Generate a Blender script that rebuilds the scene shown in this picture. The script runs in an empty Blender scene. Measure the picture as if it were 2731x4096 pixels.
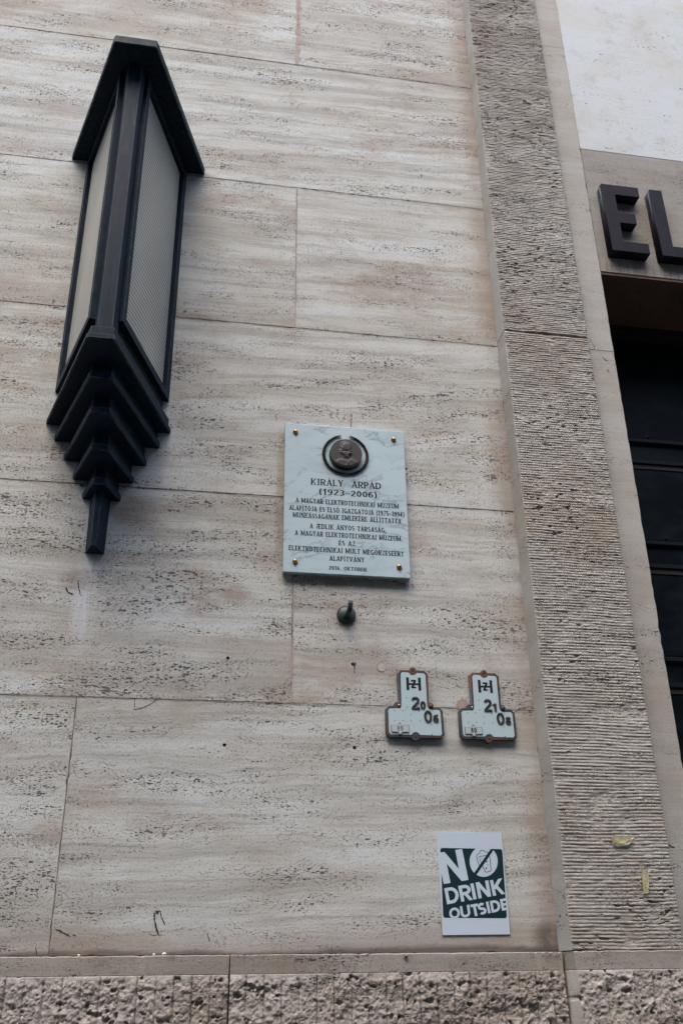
import bpy, bmesh, math, random
import numpy as np
from mathutils import Vector, Matrix

# ------------------------------------------------------------------ camera
scn = bpy.context.scene
col = scn.collection
CR = Vector((0.985881, -0.166984, -0.012447))
CU = Vector((-0.062223, -0.434352, 0.898591))
CF = Vector((0.155457, 0.88513, 0.43861))
CLOC = Vector((0.0, -3.2, 1.6))
FPX = 3844.4
cam_d = bpy.data.cameras.new('camera'); cam = bpy.data.objects.new('camera', cam_d); col.objects.link(cam)
cam_d.sensor_fit = 'HORIZONTAL'; cam_d.sensor_width = 36.0; cam_d.lens = FPX / 2731 * 36.0
cam_d.clip_start = 0.05; cam_d.clip_end = 500
m = Matrix.Identity(4)
for i in range(3):
    m[i][0] = CR[i]; m[i][1] = CU[i]; m[i][2] = -CF[i]; m[i][3] = CLOC[i]
cam.matrix_world = m
scn.camera = cam
scn.render.resolution_x = 682; scn.render.resolution_y = 1024

# ------------------------------------------------------------------ light
SUN_EL, SUN_AZ = 60.0, 203.0      # azimuth clockwise from +Y; the sun stands over the street behind the camera
world = bpy.data.worlds.new('World'); scn.world = world; world.use_nodes = True
wn = world.node_tree.nodes; wl = world.node_tree.links
sky = wn.new('ShaderNodeTexSky'); sky.sky_type = 'NISHITA'; sky.sun_disc = False
sky.sun_elevation = math.radians(SUN_EL); sky.sun_rotation = math.radians(SUN_AZ)
sky.air_density = 1.0; sky.dust_density = 3.0; sky.ozone_density = 1.0
wn['Background'].inputs['Strength'].default_value = 0.15
wl.new(sky.outputs[0], wn['Background'].inputs['Color'])
sd = bpy.data.lights.new('sun', 'SUN'); sd.energy = 0.5; sd.angle = math.radians(75); sd.color = (1.0, 0.97, 0.92)
sun = bpy.data.objects.new('sun', sd); col.objects.link(sun)
sdir = Vector((math.sin(math.radians(SUN_AZ)) * math.cos(math.radians(SUN_EL)),
               math.cos(math.radians(SUN_AZ)) * math.cos(math.radians(SUN_EL)),
               math.sin(math.radians(SUN_EL))))
sun.rotation_euler = sdir.to_track_quat('Z', 'Y').to_euler()
scn.view_settings.view_transform = 'Standard'; scn.view_settings.look = 'None'
scn.view_settings.exposure = 1.95; scn.view_settings.gamma = 1.0
scn.view_settings.use_curve_mapping = False
scn.render.engine = 'CYCLES'

# ------------------------------------------------------------------ helpers
def at(u, v, y=0.0):
    """point of the facade plane at depth y that the photograph shows at pixel (u, v)"""
    d = CF * FPX + CR * (u - 1365.5) - CU * (v - 2048.0)
    return CLOC + d * ((y - CLOC.y) / d.y)

def thing(name, label, cat, loc=(0, 0, 0), group=None, kind=None):
    o = bpy.data.objects.new(name, None); col.objects.link(o); o.location = loc
    o.empty_display_size = 0.1
    return tag(o, label, cat, group, kind)

def tag(o, label=None, cat=None, group=None, kind=None):
    if label: o['label'] = label
    if cat: o['category'] = cat
    if group: o['group'] = group
    if kind: o['kind'] = kind
    return o

def link_mesh(name, me, mats, parent=None, smooth=False):
    o = bpy.data.objects.new(name, me); col.objects.link(o)
    for mm in (mats if isinstance(mats, (list, tuple)) else [mats]):
        me.materials.append(mm)
    if smooth: me.shade_smooth()
    if parent:
        o.parent = parent
        o.matrix_parent_inverse = Matrix.Translation(-Vector(parent.location))
    return o

def from_bm(name, bm, mat, parent=None, smooth=False):
    me = bpy.data.meshes.new(name); bm.normal_update(); bm.to_mesh(me); bm.free()
    return link_mesh(name, me, mat, parent, smooth)

def bm_box(bm, a, b):
    vs = [bm.verts.new((x, y, z)) for x in (a[0], b[0]) for y in (a[1], b[1]) for z in (a[2], b[2])]
    for f in ((0,1,3,2),(4,6,7,5),(0,4,5,1),(2,3,7,6),(0,2,6,4),(1,5,7,3)):
        bm.faces.new([vs[i] for i in f])

def box(name, a, b, mat, parent=None, bev=0.0, seg=1):
    bm = bmesh.new(); bm_box(bm, a, b)
    bmesh.ops.recalc_face_normals(bm, faces=bm.faces)
    if bev: bmesh.ops.bevel(bm, geom=bm.edges[:], offset=bev, segments=seg, affect='EDGES', profile=0.6)
    return from_bm(name, bm, mat, parent)

def bm_prism(bm, pts, z0, z1, pts_top=None):
    """horizontal outline pts (x, y) extruded in z"""
    lo = [bm.verts.new((p[0], p[1], z0)) for p in pts]
    hi = [bm.verts.new((p[0], p[1], z1)) for p in (pts_top or pts)]
    n = len(pts)
    bm.faces.new(lo[::-1]); bm.faces.new(hi)
    for i in range(n):
        bm.faces.new((lo[i], lo[(i+1) % n], hi[(i+1) % n], hi[i]))

def prism(name, pts, z0, z1, mat, parent, bev=0.0, pts_top=None):
    bm = bmesh.new(); bm_prism(bm, pts, z0, z1, pts_top)
    bmesh.ops.recalc_face_normals(bm, faces=bm.faces)
    if bev: bmesh.ops.bevel(bm, geom=bm.edges[:], offset=bev, segments=2, affect='EDGES')
    return from_bm(name, bm, mat, parent)

def trap(cx, hw, hf, D, y0=0.0):
    return [(cx-hw, y0), (cx-hf, -D), (cx+hf, -D), (cx+hw, y0)]

def plate(name, outer, holes, yf, th, mat, parent=None, bev=0.0, smooth=False):
    """solid plate on the facade: outline in (x, z), front at y=yf, thickness th, through holes"""
    cu = bpy.data.curves.new(name, 'CURVE'); cu.dimensions = '2D'; cu.fill_mode = 'BOTH'
    for loop in [outer] + list(holes):
        s = cu.splines.new('POLY'); s.points.add(len(loop)-1)
        for i, p in enumerate(loop): s.points[i].co = (p[0], p[1], 0, 1)
        s.use_cyclic_u = True
    cu.extrude = max(th/2 - bev, 1e-5); cu.bevel_depth = bev; cu.bevel_resolution = 1; cu.offset = -bev
    o = bpy.data.objects.new('tmp', cu)
    me = bpy.data.meshes.new_from_object(o)
    bpy.data.objects.remove(o); bpy.data.curves.remove(cu)
    # curve plane XY, +Z towards viewer (-Y of the world)
    me.transform(Matrix(((1,0,0,0),(0,0,-1,yf+th/2),(0,1,0,0),(0,0,0,1))))
    me.materials.clear()
    return link_mesh(name, me, mat, parent, smooth)

def circ(x, z, r, n=24, a0=0, a1=360, rz=None):
    rz = r if rz is None else rz
    full = abs(a1-a0) >= 360
    k = n if full else n+1
    return [(x + r*math.cos(math.radians(a0+(a1-a0)*i/n)), z + rz*math.sin(math.radians(a0+(a1-a0)*i/n))) for i in range(k)]

def flat(name, polys, y, mat, parent=None, step=2e-5, th=0.0):
    """flat print: polygons in (x, z) just in front of a surface; every polygon its own hair's breadth"""
    bm = bmesh.new()
    for k, p in enumerate(polys):
        yy = y - step*k
        vs = [bm.verts.new((q[0], yy, q[1])) for q in p]
        try:
            f = bm.faces.new(vs)
        except ValueError:
            continue
        f.normal_update()
        if f.normal.y > 0: f.normal_flip()
        if th:
            r = bmesh.ops.extrude_face_region(bm, geom=[f])
            for v in [g for g in r['geom'] if isinstance(g, bmesh.types.BMVert)]: v.co.y -= th
    if th: bmesh.ops.recalc_face_normals(bm, faces=bm.faces)
    else:
        bmesh.ops.triangulate(bm, faces=[f for f in bm.faces if len(f.verts) > 4])
    return from_bm(name, bm, mat, parent)

def dome(bm, c, r, h, n=14, rings=5, flatten=1.0):
    """button with its base on the plane y=c.y, bulging towards -Y"""
    prev = None
    for k in range(rings+1):
        t = k/rings*math.pi/2
        rr, hh = r*math.cos(t), h*math.sin(t)
        if k == rings:
            v = bm.verts.new((c[0], c[1]-h, c[2]))
            for i in range(n): bm.faces.new((prev[i], prev[(i+1) % n], v))
        else:
            ring = [bm.verts.new((c[0]+rr*math.cos(2*math.pi*i/n), c[1]-hh, c[2]+rr*math.sin(2*math.pi*i/n))) for i in range(n)]
            if prev:
                for i in range(n): bm.faces.new((prev[i], prev[(i+1) % n], ring[(i+1) % n], ring[i]))
            prev = ring

def button(name, c, r, h, mat, parent, n=14):
    bm = bmesh.new(); dome(bm, c, r, h, n); bmesh.ops.recalc_face_normals(bm, faces=bm.faces)
    return from_bm(name, bm, mat, parent, smooth=True)

# numpy value noise
def vnoise(x, z, seed=0):
    rng = np.random.RandomState(seed); T = rng.rand(256, 256).astype(np.float32)
    xi = np.floor(x).astype(int); zi = np.floor(z).astype(int)
    fx = (x-xi); fz = (z-zi); fx = fx*fx*(3-2*fx); fz = fz*fz*(3-2*fz)
    a = T[xi & 255, zi & 255]; b = T[(xi+1) & 255, zi & 255]
    c = T[xi & 255, (zi+1) & 255]; d = T[(xi+1) & 255, (zi+1) & 255]
    return (a*(1-fx)+b*fx)*(1-fz) + (c*(1-fx)+d*fx)*fz
def fbm(x, z, seed=0, o=4, g=0.5):
    s = 0; a = 1; t = 0
    for i in range(o):
        s = s + a*vnoise(x*2**i + 17.3*i, z*2**i + 5.1*i, seed+i); t += a; a *= g
    return s/t

def heightfield(name, X, Y, Z, mat, parent, back):
    """grid of points (arrays nz x nx), closed at its rim by a skirt that runs back to y=back"""
    nz, nx = X.shape
    P = np.stack([X, Y, Z], -1).reshape(-1, 3)
    idx = np.arange(nz*nx).reshape(nz, nx)
    a = idx[:-1, :-1].ravel(); b = idx[:-1, 1:].ravel(); c = idx[1:, 1:].ravel(); d = idx[1:, :-1].ravel()
    F = [np.stack([a, b, c, d], -1)]
    rim = np.concatenate([idx[0, :], idx[1:, -1], idx[-1, -2::-1], idx[-2:0:-1, 0]])
    Rp = P[rim].copy(); Rp[:, 1] = back
    ri = np.arange(len(rim)) + len(P); P = np.concatenate([P, Rp])
    rn = np.roll(rim, -1); rin = np.roll(ri, -1)
    F.append(np.stack([rim, ri, rin, rn], -1))
    F = np.concatenate(F)
    me = bpy.data.meshes.new(name)
    me.vertices.add(len(P)); me.vertices.foreach_set('co', P.astype(np.float32).ravel())
    me.loops.add(F.size); me.loops.foreach_set('vertex_index', F.astype(np.int32).ravel())
    me.polygons.add(len(F)); me.polygons.foreach_set('loop_start', np.arange(0, F.size, 4, dtype=np.int32))
    me.update(calc_edges=True)
    return link_mesh(name, me, mat, parent)

# ------------------------------------------------------------------ materials
class N:
    def __init__(s, name):
        s.m = bpy.data.materials.new(name); s.m.use_nodes = True
        s.t = s.m.node_tree; s.b = s.t.nodes['Principled BSDF']
    def new(s, t, **k):
        n = s.t.nodes.new(t)
        for a, v in k.items(): setattr(n, a, v)
        return n
    def set(s, sock, v):
        if isinstance(v, bpy.types.NodeSocket): s.t.links.new(v, sock)
        elif v is not None: sock.default_value = v
    def math(s, op, a, b=None, c=None, clamp=False):
        n = s.new('ShaderNodeMath', operation=op, use_clamp=clamp)
        s.set(n.inputs[0], a)
        if b is not None: s.set(n.inputs[1], b)
        if c is not None: s.set(n.inputs[2], c)
        return n.outputs[0]
    def vmath(s, op, a, b=None):
        n = s.new('ShaderNodeVectorMath', operation=op); s.set(n.inputs[0], a)
        if b is not None: s.set(n.inputs[1], b)
        return n.outputs[0]
    def noise(s, vec, scale=1.0, detail=3.0, rough=0.5, dist=0.0):
        n = s.new('ShaderNodeTexNoise'); s.set(n.inputs['Vector'], vec); n.inputs['Scale'].default_value = scale
        n.inputs['Detail'].default_value = detail; n.inputs['Roughness'].default_value = rough
        n.inputs['Distortion'].default_value = dist
        return n.outputs['Fac']
    def voro(s, vec, scale=1.0, rnd=1.0, feat='F1'):
        n = s.new('ShaderNodeTexVoronoi', feature=feat); s.set(n.inputs['Vector'], vec)
        n.inputs['Scale'].default_value = scale; n.inputs['Randomness'].default_value = rnd
        return n.outputs['Distance']
    def ss(s, v, lo, hi, a=0.0, b=1.0):
        n = s.new('ShaderNodeMapRange', interpolation_type='SMOOTHSTEP')
        s.set(n.inputs['Value'], v); n.inputs['From Min'].default_value = lo; n.inputs['From Max'].default_value = hi
        n.inputs['To Min'].default_value = a; n.inputs['To Max'].default_value = b
        return n.outputs[0]
    def mix(s, f, a, b):
        n = s.new('ShaderNodeMix', data_type='RGBA'); s.set(n.inputs[0], f)
        s.set(n.inputs[6], (*a, 1) if isinstance(a, tuple) else a); s.set(n.inputs[7], (*b, 1) if isinstance(b, tuple) else b)
        return n.outputs[2]
    def obj(s):
        return s.new('ShaderNodeTexCoord').outputs['Object']
    def rnd(s):
        return s.new('ShaderNodeObjectInfo').outputs['Random']
    def sep(s, v):
        n = s.new('ShaderNodeSeparateXYZ'); s.set(n.inputs[0], v); return n.outputs
    def comb(s, x, y, z):
        n = s.new('ShaderNodeCombineXYZ'); s.set(n.inputs[0], x); s.set(n.inputs[1], y); s.set(n.inputs[2], z); return n.outputs[0]
    def bump(s, h, dist=0.002, strength=1.0, prev=None):
        n = s.new('ShaderNodeBump'); s.set(n.inputs['Height'], h)
        n.inputs['Distance'].default_value = dist; n.inputs['Strength'].default_value = strength
        if prev is not None: s.set(n.inputs['Normal'], prev)
        return n.outputs[0]
    def out(s, base, rough=0.8, normal=None, metal=0.0, spec=0.5):
        s.set(s.b.inputs['Base Color'], (*base, 1) if isinstance(base, tuple) else base)
        s.set(s.b.inputs['Roughness'], rough); s.set(s.b.inputs['Metallic'], metal)
        s.b.inputs['Specular IOR Level'].default_value = spec
        if normal is not None: s.set(s.b.inputs['Normal'], normal)
        return s.m

def travertine(name, light, dark, tan, band=1.0, grit=0.0018, pits=1.0, wallstains=False, pit_scale=1.0, grain=1.0, mottled=0.0):
    s = N(name)
    x, y, z = s.sep(s.obj())
    r = s.math('MULTIPLY', s.rnd(), 37.0)
    pos = s.comb(s.math('ADD', x, r), s.math('ADD', y, s.math('MULTIPLY', r, 0.37)), z)
    px, py, pz = s.sep(pos)
    # wavy bedding
    w = s.noise(s.vmath('MULTIPLY', pos, (1.6, 1, 3.0)), 1.0, 3, 0.55)
    w2 = s.noise(s.vmath('MULTIPLY', pos, (7, 5, 14)), 1.0, 3, 0.6)
    zz = s.math('ADD', pz, s.math('ADD', s.math('MULTIPLY', s.math('SUBTRACT', w, 0.5), 0.075), s.math('MULTIPLY', s.math('SUBTRACT', w2, 0.5), 0.012)))
    # bedding dips a little differently in every slab
    zz = s.math('ADD', zz, s.math('MULTIPLY', x, s.math('MULTIPLY', s.math('SUBTRACT', s.rnd(), 0.55), 0.07)))
    bed = s.comb(s.math('MULTIPLY', px, 0.7), s.math('MULTIPLY', py, 0.7), s.math('MULTIPLY', zz, 17))
    b1 = s.noise(bed, 1.0, 4, 0.6)
    fine = s.comb(s.math('MULTIPLY', px, 3.0), s.math('MULTIPLY', py, 3.0), s.math('MULTIPLY', zz, 85))
    b2 = s.noise(fine, 1.0, 4, 0.62)
    cl = s.noise(s.vmath('MULTIPLY', pos, (1.8, 1.8, 3.2)), 1.0, 4, 0.6)
    blot = s.noise(pos, 9.0, 4, 0.65)
    c = s.mix(s.ss(b1, 0.40, 0.66, 0, 0.85*band), light, dark)
    c = s.mix(s.math('MULTIPLY', s.ss(cl, 0.42, 0.68), 0.75), c, tan)
    c = s.mix(s.math('MULTIPLY', s.ss(b2, 0.50, 0.72), 0.42*band), c, tuple(v*0.62 for v in dark))
    c = s.mix(s.math('MULTIPLY', s.ss(b2, 0.46, 0.28), 0.35*band), c, tuple(min(1, v*1.22) for v in light))
    c = s.mix(s.math('MULTIPLY', s.ss(blot, 0.52, 0.75), 0.28+mottled), c, tuple(v*0.7 for v in tan))
    # fine grain
    # long smoky veins and milky zones
    smk = s.noise(s.comb(s.math('MULTIPLY', px, 1.1), s.math('MULTIPLY', py, 1.1), s.math('MULTIPLY', zz, 7.5)), 1.0, 5, 0.62, 0.4)
    c = s.mix(s.math('MULTIPLY', s.ss(smk, 0.51, 0.68), 0.62*band), c, tuple(v*0.80 for v in tan))
    c = s.mix(s.math('MULTIPLY', s.ss(smk, 0.46, 0.34), 0.55*band), c, (light[0]*1.10, light[1]*1.14, light[2]*1.20))
    g = s.noise(pos, 420.0, 2, 0.6)
    g2 = s.noise(s.vmath('MULTIPLY', pos, (90, 90, 170)), 1.0, 3, 0.7)
    c = s.mix(s.math('MULTIPLY', s.ss(g2, 0.52, 0.72), 0.34*grain), c, tuple(v*0.66 for v in dark))
    c = s.mix(s.math('MULTIPLY', s.ss(g, 0.5, 0.75), 0.30*grain), c, tuple(v*0.55 for v in dark))
    # pores: elongated along the bedding, clustered, three sizes
    clus = s.noise(s.comb(s.math('MULTIPLY', px, 3.2), py, s.math('MULTIPLY', zz, 15)), 1.0, 2, 0.6)
    clus = s.math('ADD', clus, s.math('MULTIPLY', s.math('SUBTRACT', s.math('FRACT', s.math('MULTIPLY', s.rnd(), 17.0)), 0.52), 0.12))
    wv = s.math('MULTIPLY', s.math('SUBTRACT', s.noise(pos, 70.0, 1), 0.5), 0.9)
    def pit(sx, sz, thr, k0, k1, low):
        n = s.new('ShaderNodeTexVoronoi', feature='F1')
        s.set(n.inputs['Vector'], s.comb(s.math('MULTIPLY', px, sx*pit_scale), s.math('MULTIPLY', py, sx*pit_scale), s.math('ADD', s.math('MULTIPLY', zz, sz*pit_scale), wv)))
        n.inputs['Scale'].default_value = 1.0
        cr, cg, cb = s.sep(n.outputs['Color'])
        k = s.math('MULTIPLY', s.math('POWER', cr, 1.6), s.ss(clus, k0, k1, low, 1.0))
        return s.ss(s.math('SUBTRACT', s.math('MULTIPLY', k, thr), n.outputs['Distance']), 0.0, 0.07)
    p1 = pit(27, 105, 0.46*pits, 0.49, 0.69, 0.24)
    p2 = pit(70, 205, 0.58*pits, 0.45, 0.67, 0.36)
    p3 = pit(190, 390, 0.62*pits, 0.40, 0.60, 0.55)
    p = s.math('MAXIMUM', s.math('MAXIMUM', p1, p2), s.math('MULTIPLY', p3, 0.75))
    c = s.mix(s.math('MULTIPLY', p, 0.86), c, (0.030, 0.024, 0.020))  # shade inside the pores painted into the colour, along with their dirt
    if name == 'travertine_lintel':
        dr = s.noise(s.comb(s.math('MULTIPLY', x, 42), 0.0, s.math('MULTIPLY', z, 2.5)), 1.0, 4, 0.7)
        c = s.mix(s.math('MULTIPLY', s.math('MULTIPLY', s.ss(z, 4.60, 4.47), s.ss(dr, 0.42, 0.62)), 0.6), c, (0.13, 0.085, 0.06))
        c = s.mix(s.math('MULTIPLY', s.ss(dr, 0.55, 0.72), 0.25), c, (0.16, 0.13, 0.11))
    if wallstains:
        nz = s.noise(s.vmath('MULTIPLY', pos, (3.5, 3.5, 2.0)), 1.0, 4, 0.6)
        nv = s.noise(s.comb(s.math('MULTIPLY', x, 26), 0.0, s.math('MULTIPLY', z, 1.4)), 1.0, 3, 0.6)
        # brown run-off strip beside the pilaster
        k = s.math('ADD', x, s.math('MULTIPLY', s.math('SUBTRACT', nz, 0.5), 0.12))
        c = s.mix(s.math('MULTIPLY', s.math('MULTIPLY', s.ss(k, 1.13, 1.243), s.ss(nz, 0.3, 0.55)), 0.55), c, (0.24, 0.165, 0.135))
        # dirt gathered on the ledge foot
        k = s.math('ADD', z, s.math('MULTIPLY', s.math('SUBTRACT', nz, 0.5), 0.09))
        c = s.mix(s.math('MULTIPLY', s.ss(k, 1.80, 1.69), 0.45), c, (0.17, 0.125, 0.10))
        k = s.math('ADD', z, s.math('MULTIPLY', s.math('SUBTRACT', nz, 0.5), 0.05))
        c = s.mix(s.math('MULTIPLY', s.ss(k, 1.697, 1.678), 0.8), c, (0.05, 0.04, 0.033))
        # pale run-off below the lantern and down the first courses
        k = s.math('ABSOLUTE', s.math('SUBTRACT', x, -0.34))
        k = s.math('MULTIPLY', s.ss(k, 0.05, 0.012), s.math('MULTIPLY', s.ss(z, 2.55, 2.75), s.ss(z, 3.0, 2.85)))
        c = s.mix(s.math('MULTIPLY', k, s.ss(nv, 0.35, 0.6, 0.1, 0.6)), c, (0.56, 0.58, 0.62))
        for (sx_, sz_, ax, az_, k_, cc) in [(-0.215, 3.12, 0.11, 0.07, 0.55, (0.13, 0.10, 0.08)), (-0.36, 2.86, 0.08, 0.05, 0.5, (0.15, 0.12, 0.10)), (0.165, 2.835, 0.075, 0.032, 0.75, (0.26, 0.19, 0.15)),
                                            (-0.02, 4.765, 0.07, 0.06, 0.5, (0.12, 0.10, 0.08)), (1.215, 1.715, 0.07, 0.06, 0.75, (0.07, 0.05, 0.04)), (0.575, 2.765, 0.06, 0.06, 0.5, (0.20, 0.14, 0.11)),
                                            (0.575, 2.895, 0.27, 0.03, 0.6, (0.17, 0.12, 0.095)), (0.33, 3.2, 0.022, 0.36, 0.5, (0.2, 0.15, 0.12)), (0.93, 2.31, 0.22, 0.035, 0.45, (0.17, 0.125, 0.10)), (0.0, 4.02, 0.14, 0.03, 0.55, (0.16, 0.12, 0.09))]:
            dd = s.math('ADD', s.math('POWER', s.math('ABSOLUTE', s.math('DIVIDE', s.math('SUBTRACT', x, sx_), ax)), 2.0), s.math('POWER', s.math('ABSOLUTE', s.math('DIVIDE', s.math('SUBTRACT', z, sz_), az_)), 2.0))
            dd = s.math('ADD', dd, s.math('MULTIPLY', s.math('SUBTRACT', blot, 0.5), 2.2))
            c = s.mix(s.math('MULTIPLY', s.math('MULTIPLY', s.ss(dd, 1.1, 0.1), s.ss(blot, 0.38, 0.6, 0.35, 1.0)), k_), c, cc)
        # brown weathering patches
        pt = s.noise(s.vmath('MULTIPLY', pos, (2.3, 2.3, 4.6)), 1.0, 5, 0.7)
        c = s.mix(s.math('MULTIPLY', s.ss(pt, 0.52, 0.70), 0.45), c, (0.25, 0.18, 0.135))
    oc = s.noise(s.vmath('MULTIPLY', pos, (1.3, 1.3, 2.0)), 1.0, 5, 0.7)
    c = s.mix(s.math('MULTIPLY', s.ss(oc, 0.50, 0.72), 0.34), c, (tan[0]*0.78, tan[1]*0.66, tan[2]*0.50))
    h = s.math('ADD', s.math('MULTIPLY', p, -1.0), s.math('MULTIPLY', b2, 0.22))
    n1 = s.bump(h, 0.004, 0.9)
    n2 = s.bump(s.noise(pos, 210.0, 4, 0.7), grit, min(1.0, 0.6*grain), n1)
    return s.out(c, 0.78, n2, spec=0.35)

M_WALL = travertine('travertine_wall', (0.490, 0.500, 0.468), (0.338, 0.332, 0.300), (0.372, 0.350, 0.300), wallstains=True)
M_DRESS = travertine('travertine_dressed', (0.365, 0.355, 0.322), (0.30, 0.283, 0.250), (0.30, 0.268, 0.225), band=0.35, pits=0.75)
M_LINTEL = travertine('travertine_lintel', (0.265, 0.258, 0.238), (0.205, 0.192, 0.170), (0.225, 0.188, 0.155), band=0.5, pits=0.8, mottled=0.25)
M_PALE = travertine('limestone_pale', (0.455, 0.485, 0.495), (0.42, 0.435, 0.42), (0.44, 0.44, 0.405), band=0.15, pits=0.62, mottled=0.3, pit_scale=0.45, grain=0.3)
M_COMB = travertine('travertine_combed', (0.385, 0.362, 0.320), (0.315, 0.288, 0.248), (0.28, 0.240, 0.195), band=0.3, grit=0.004, pits=1.0, pit_scale=0.9, grain=1.8, mottled=0.30)
M_ROUGH = travertine('travertine_rough', (0.400, 0.365, 0.322), (0.310, 0.276, 0.238), (0.26, 0.215, 0.175), band=0.2, grit=0.004, pits=0.9, grain=1.4, mottled=0.35)
M_LEDGE = travertine('travertine_ledge', (0.300, 0.278, 0.240), (0.225, 0.203, 0.172), (0.21, 0.172, 0.135), band=0.45, pits=1.1, grain=1.2, mottled=0.45)

def simple(name, base, rough=0.5, metal=0.0, var=0.0, vs=20, bump=0.0, bs=60, second=None, spec=0.5):
    s = N(name); p = s.obj(); n = None; c = base
    if var: c = s.mix(s.math('MULTIPLY', s.ss(s.noise(p, vs, 5, 0.65), 0.42, 0.68), var), base, second or tuple(v*0.5 for v in base))
    if bump: n = s.bump(s.noise(p, bs, 4, 0.6), 0.002, bump)
    return s.out(c, rough, n, metal, spec)

M_MORTAR = simple('mortar_joint', (0.13, 0.105, 0.095), 0.95, var=0.5, vs=30, bump=0.4)
M_MORTAR2 = simple('mortar_smeared', (0.36, 0.29, 0.255), 0.95, var=0.5, vs=60, bump=0.4)
def iron():
    s = N('painted_iron'); p = s.obj()
    v = s.vmath('MULTIPLY', p, (60, 60, 14))
    a = s.noise(v, 1.0, 5, 0.65)
    st = s.noise(s.vmath('MULTIPLY', p, (120, 120, 3.5)), 1.0, 4, 0.7)
    c = s.mix(s.ss(a, 0.42, 0.72, 0, 0.7), (0.0030, 0.0090, 0.0170), (0.012, 0.030, 0.050))
    c = s.mix(s.math('MULTIPLY', s.ss(st, 0.55, 0.72), 0.30), c, (0.045, 0.060, 0.072))
    d = s.ss(s.noise(p, 55, 5, 0.7), 0.68, 0.74)
    c = s.mix(s.math('MULTIPLY', d, 0.6), c, (0.10, 0.06, 0.045))
    bv = s.new('ShaderNodeBevel', samples=4); bv.inputs['Radius'].default_value = 0.004
    geo = s.new('ShaderNodeNewGeometry')
    dn = s.new('ShaderNodeVectorMath', operation='DOT_PRODUCT'); s.set(dn.inputs[0], bv.outputs[0]); s.set(dn.inputs[1], geo.outputs['Normal'])
    edge_lit = s.math('MULTIPLY', s.ss(dn.outputs['Value'], 0.995, 0.93), s.ss(s.noise(p, 30, 4, 0.7), 0.38, 0.6, 0.25, 0.9))
    c = s.mix(edge_lit, c, (0.075, 0.095, 0.11))  # edge highlights put into the paint colour, broken up like wear
    h = s.noise(s.vmath('MULTIPLY', p, (90, 90, 45)), 1.0, 5, 0.7)
    return s.out(c, s.ss(a, 0.3, 0.7, 0.45, 0.6), s.bump(h, 0.0016, 0.5), spec=0.10)
M_IRON = iron()
M_IRON_DARK = simple('painted_iron_core', (0.010, 0.011, 0.013), 0.8, spec=0.2)
def ribbed_glass():
    s = N('ribbed_glass'); p = s.obj(); x, y, z = s.sep(p)
    u = s.math('SQRT', s.math('ADD', s.math('MULTIPLY', s.math('ADD', x, 0.318), s.math('ADD', x, 0.318)), s.math('MULTIPLY', y, y)))
    w = s.noise(s.vmath('MULTIPLY', p, (6, 6, 8)), 1.0, 2)
    uu = s.math('MULTIPLY', u, 520.0)
    rowf = s.math('MULTIPLY', s.math('ADD', z, s.math('MULTIPLY', w, 0.012)), 460.0)
    a = s.math('SINE', s.math('ADD', uu, s.math('MULTIPLY', s.math('FLOOR', s.math('DIVIDE', rowf, 6.283)), 1.9)))
    b = s.math('SINE', rowf)
    big = s.math('SINE', s.math('MULTIPLY', s.math('ADD', z, s.math('MULTIPLY', u, 0.10)), 165.0))
    h = s.math('ADD', s.math('ADD', s.math('MULTIPLY', a, 0.35), s.math('MULTIPLY', b, 0.65)), s.math('MULTIPLY', s.math('POWER', s.math('ABSOLUTE', big), 12.0), 0.8))
    line = s.math('POWER', s.math('ABSOLUTE', big), 9.0)
    c = s.mix(s.ss(s.noise(s.vmath('MULTIPLY', p, (4, 4, 2)), 1.0, 3), 0.35, 0.7), (0.245, 0.235, 0.203), (0.145, 0.147, 0.134))
    c = s.mix(s.math('MULTIPLY', line, 0.75), c, (0.66, 0.63, 0.53))
    c = s.mix(s.math('MULTIPLY', s.ss(h, 0.1, -0.7), 0.40), c, (0.20, 0.20, 0.18))
    return s.out(c, 0.32, s.bump(h, 0.0009, 0.6), spec=0.5)
M_GLASS = ribbed_glass()
def marble():
    s = N('veined_marble'); p = s.obj()
    n = s.new('ShaderNodeTexNoise'); s.set(n.inputs['Vector'], p); n.inputs['Scale'].default_value = 5; n.inputs['Detail'].default_value = 6
    q = s.vmath('ADD', s.vmath('MULTIPLY', p, (1.0, 1.0, 1.9)), s.vmath('MULTIPLY', n.outputs['Color'], (0.22, 0.22, 0.22)))
    x, y, z = s.sep(q)
    q = s.comb(s.math('ADD', x, s.math('MULTIPLY', z, -0.55)), y, z)
    v = s.math('ABSOLUTE', s.math('SUBTRACT', s.noise(q, 5.2, 7, 0.62), 0.5))
    vein = s.math('MULTIPLY', s.ss(v, 0.030, 0.0), s.ss(s.noise(p, 6.0, 2), 0.42, 0.62))
    cl = s.noise(q, 9.0, 5, 0.6)
    c = s.mix(s.ss(cl, 0.42, 0.72, 0, 0.5), (0.40, 0.50, 0.53), (0.30, 0.39, 0.42))
    c = s.mix(s.math('MULTIPLY', vein, 0.62), c, (0.15, 0.19, 0.22))
    c = s.mix(s.math('MULTIPLY', s.ss(s.noise(p, 34, 4), 0.62, 0.75), 0.3), c, (0.28, 0.30, 0.28))
    return s.out(c, 0.30, None)
M_MARBLE = marble()
M_MARBLE_EDGE = simple('marble_dirty_edge', (0.34, 0.34, 0.31), 0.7, var=0.7, vs=35, second=(0.16, 0.13, 0.10))
M_ENGRAVE = simple('engraved_dark_paint', (0.010, 0.012, 0.014), 0.8, spec=0.2)
M_BRONZE = simple('bronze_dark', (0.050, 0.034, 0.028), 0.42, 0.55, var=0.6, vs=90, second=(0.016, 0.015, 0.014), bump=0.3, bs=200)
M_MEDAL = simple('bronze_relief', (0.017, 0.0115, 0.0105), 0.55, 0.1, var=0.4, vs=40, bump=0.15, bs=400)
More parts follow.
